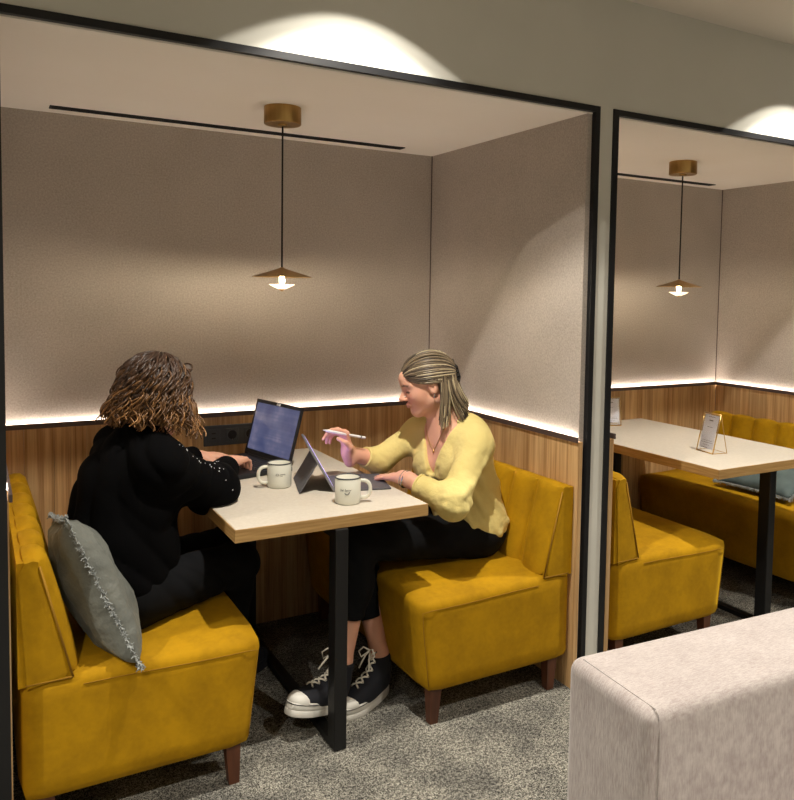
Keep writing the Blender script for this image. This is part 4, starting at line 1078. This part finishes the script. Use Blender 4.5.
    Hh = [(ell(pel+A3(0, 0, -.005), (.13, .175, .095)), 0)]
    for a, b, c in ((hipL, knL, anL), (hipR, knR, anR)): Hh += [(rc(a, b, .09, .068), .05), (rc(b, c, .066, .052), .03)]
    h0 = union(Hh)
    def trousers(p):
        d = smax(h0(p)+folds(p, .0025, 1, 3), .09-p[:, 2], .004); return smax(d, .438-p[:, 2]-np.where(p[:, 0] > -1.14, 1, 0), .01)
    V, Q = surface(trousers, (-1.66, .1, .05), (-.94, .75, .66), .0065); V = smooth_v(V, Q, 2, .5)
    np_mesh('trousers', V, Q, 'denim', t)
    for an in (anR, anL):
        h = an+A3(-.03, -.005, -.12); shoe(place((h+A3(.2, .12, 0)).tolist(), h.tolist()), t, True)
    # curly bob
    R = np.stack([f, l, u], 1); W = lambda a, b, e: hc+(f*a+l*b+u*e)*.9
    core = union([(ell(W(-.02, 0, .03), (.098, .088, .089), R), 0), (ell(W(-.045, 0, -.035), (.085, .094, .07), R), .05)]); fc = rc(W(.11, 0, -.05), W(.06, 0, -.06), .08, .06)
    V, Q = surface(lambda p: smax(core(p)+folds(p, .004, 2.2), -fc(p), .01), hc-A3(.22, .22, .24), hc+A3(.22, .22, .2), .0055)
    hz = np.clip((V[:, 2]-hc[2]+.12)/.22, 0, 1)[:, None]
    o = np_mesh('hair', V, Q, 'hair', t, mixc((38, 25, 18), (38, 25, 18), 0)[None]*hz+mixc((54, 35, 21), (54, 35, 21), 0)[None]*(1-hz))
    rr = np.random.default_rng(11); st = []
    top = W(-.025, 0, .03)
    for i in range(700):
        az = rr.uniform(-PI, PI); e0 = rr.uniform(.15, 1.5)
        if abs(az) < .75 and e0 < .9: e0 = rr.uniform(.9, 1.5)
        n = 26; s = np.linspace(0, 1, n)
        k = rr.uniform(.98, 1.14); flare = rr.uniform(.0, .05); L = rr.uniform(.095, .145)
        if abs(az) < .8: L *= .75
        el = e0-s*1.9*(.6+.5*e0)
        over = np.clip(-(el)-.05, 0, None)
        el2 = np.clip(el, -.05, None)
        rx, ry, rz = .098*k, .092*k, .095*k
        horiz = np.stack([np.cos(az)*rx*np.cos(el2), np.sin(az)*ry*np.cos(el2)], 1)
        down = over*L/1.1
        horiz *= (1+flare/.11*np.clip(down/.1, 0, 1.2))[:, None]
        pts = top+f[None]*horiz[:, :1]+l[None]*horiz[:, 1:]+u[None]*(rz*np.sin(el2))[:, None]*1.0+np.array([0, 0, -1.])*down[:, None]
        ph = rr.uniform(0, 6); cyc = rr.uniform(2.2, 3.8); am = rr.uniform(.006, .015)*np.clip(s*2.6, 0, 1)
        a1 = nz((pts[-1]-top)*np.array([1, 1, 0])+1e-4); a2 = np.cross(a1, [0, 0, 1])
        pts = pts+(a1[None]*np.cos(2*PI*cyc*s+ph)[:, None]*.7+a2[None]*np.sin(2*PI*cyc*s+ph)[:, None])*am[:, None]
        rad = np.linspace(.0040, .0018, n)*(.75+.5*rr.random())
        base = mixc((40, 27, 20), (64, 43, 29), rr.random()); tip = mixc((84, 55, 31), (172, 124, 72), rr.random()**2)
        w = np.clip(s*1.25-.25+rr.uniform(-.2, .15), 0, 1)[:, None]
        st.append((pts, rad, base[None]*(1-w)+tip[None]*w))
    V, Q, T = lock_mesh(st); np_mesh('hair_lock', V, Q, 'hair', o, T)['kind'] = 'stuff'
    # glasses pushed up on the head
    g = MB(); c = W(.064, 0, .112); F, Lv, U = Vector(f.tolist()), Vector(l.tolist()), Vector(u.tolist()); C = Vector(c.tolist())
    tilt = (F*.35+U*.94).normalized(); nn = Lv.cross(tilt)
    for sd in (1, -1):
        cc = C+Lv*sd*.034; g.tube([cc+Lv*.026*math.cos(k)+tilt*.02*math.sin(k) for k in np.linspace(0, 2*PI, 25)], .0026, 6, cap=False)
        e = C+Lv*sd*.062; g.tube([e, e-F*.06-U*.018, e-F*.12-U*.06], [.0028, .0024, .002], 6)
    g.tube([C-Lv*.008, C+tilt*.006, C+Lv*.008], .0026, 6)
    gl = obj('glasses', g, 'tortoise', t, True)
    for sd in (1, -1):
        cc = C+Lv*sd*.034; vs = [cc]+[cc+Lv*.0245*math.cos(k)+tilt*.0185*math.sin(k) for k in np.linspace(0, 2*PI, 24, endpoint=False)]
        obj('lens', MB().add(vs, [(0, 1+i, 1+(i+1) % 24) for i in range(24)]), 'lens_dark', gl)
woman_black()
for o in bpy.data.objects:
    if '_root' in o: del o['_root']
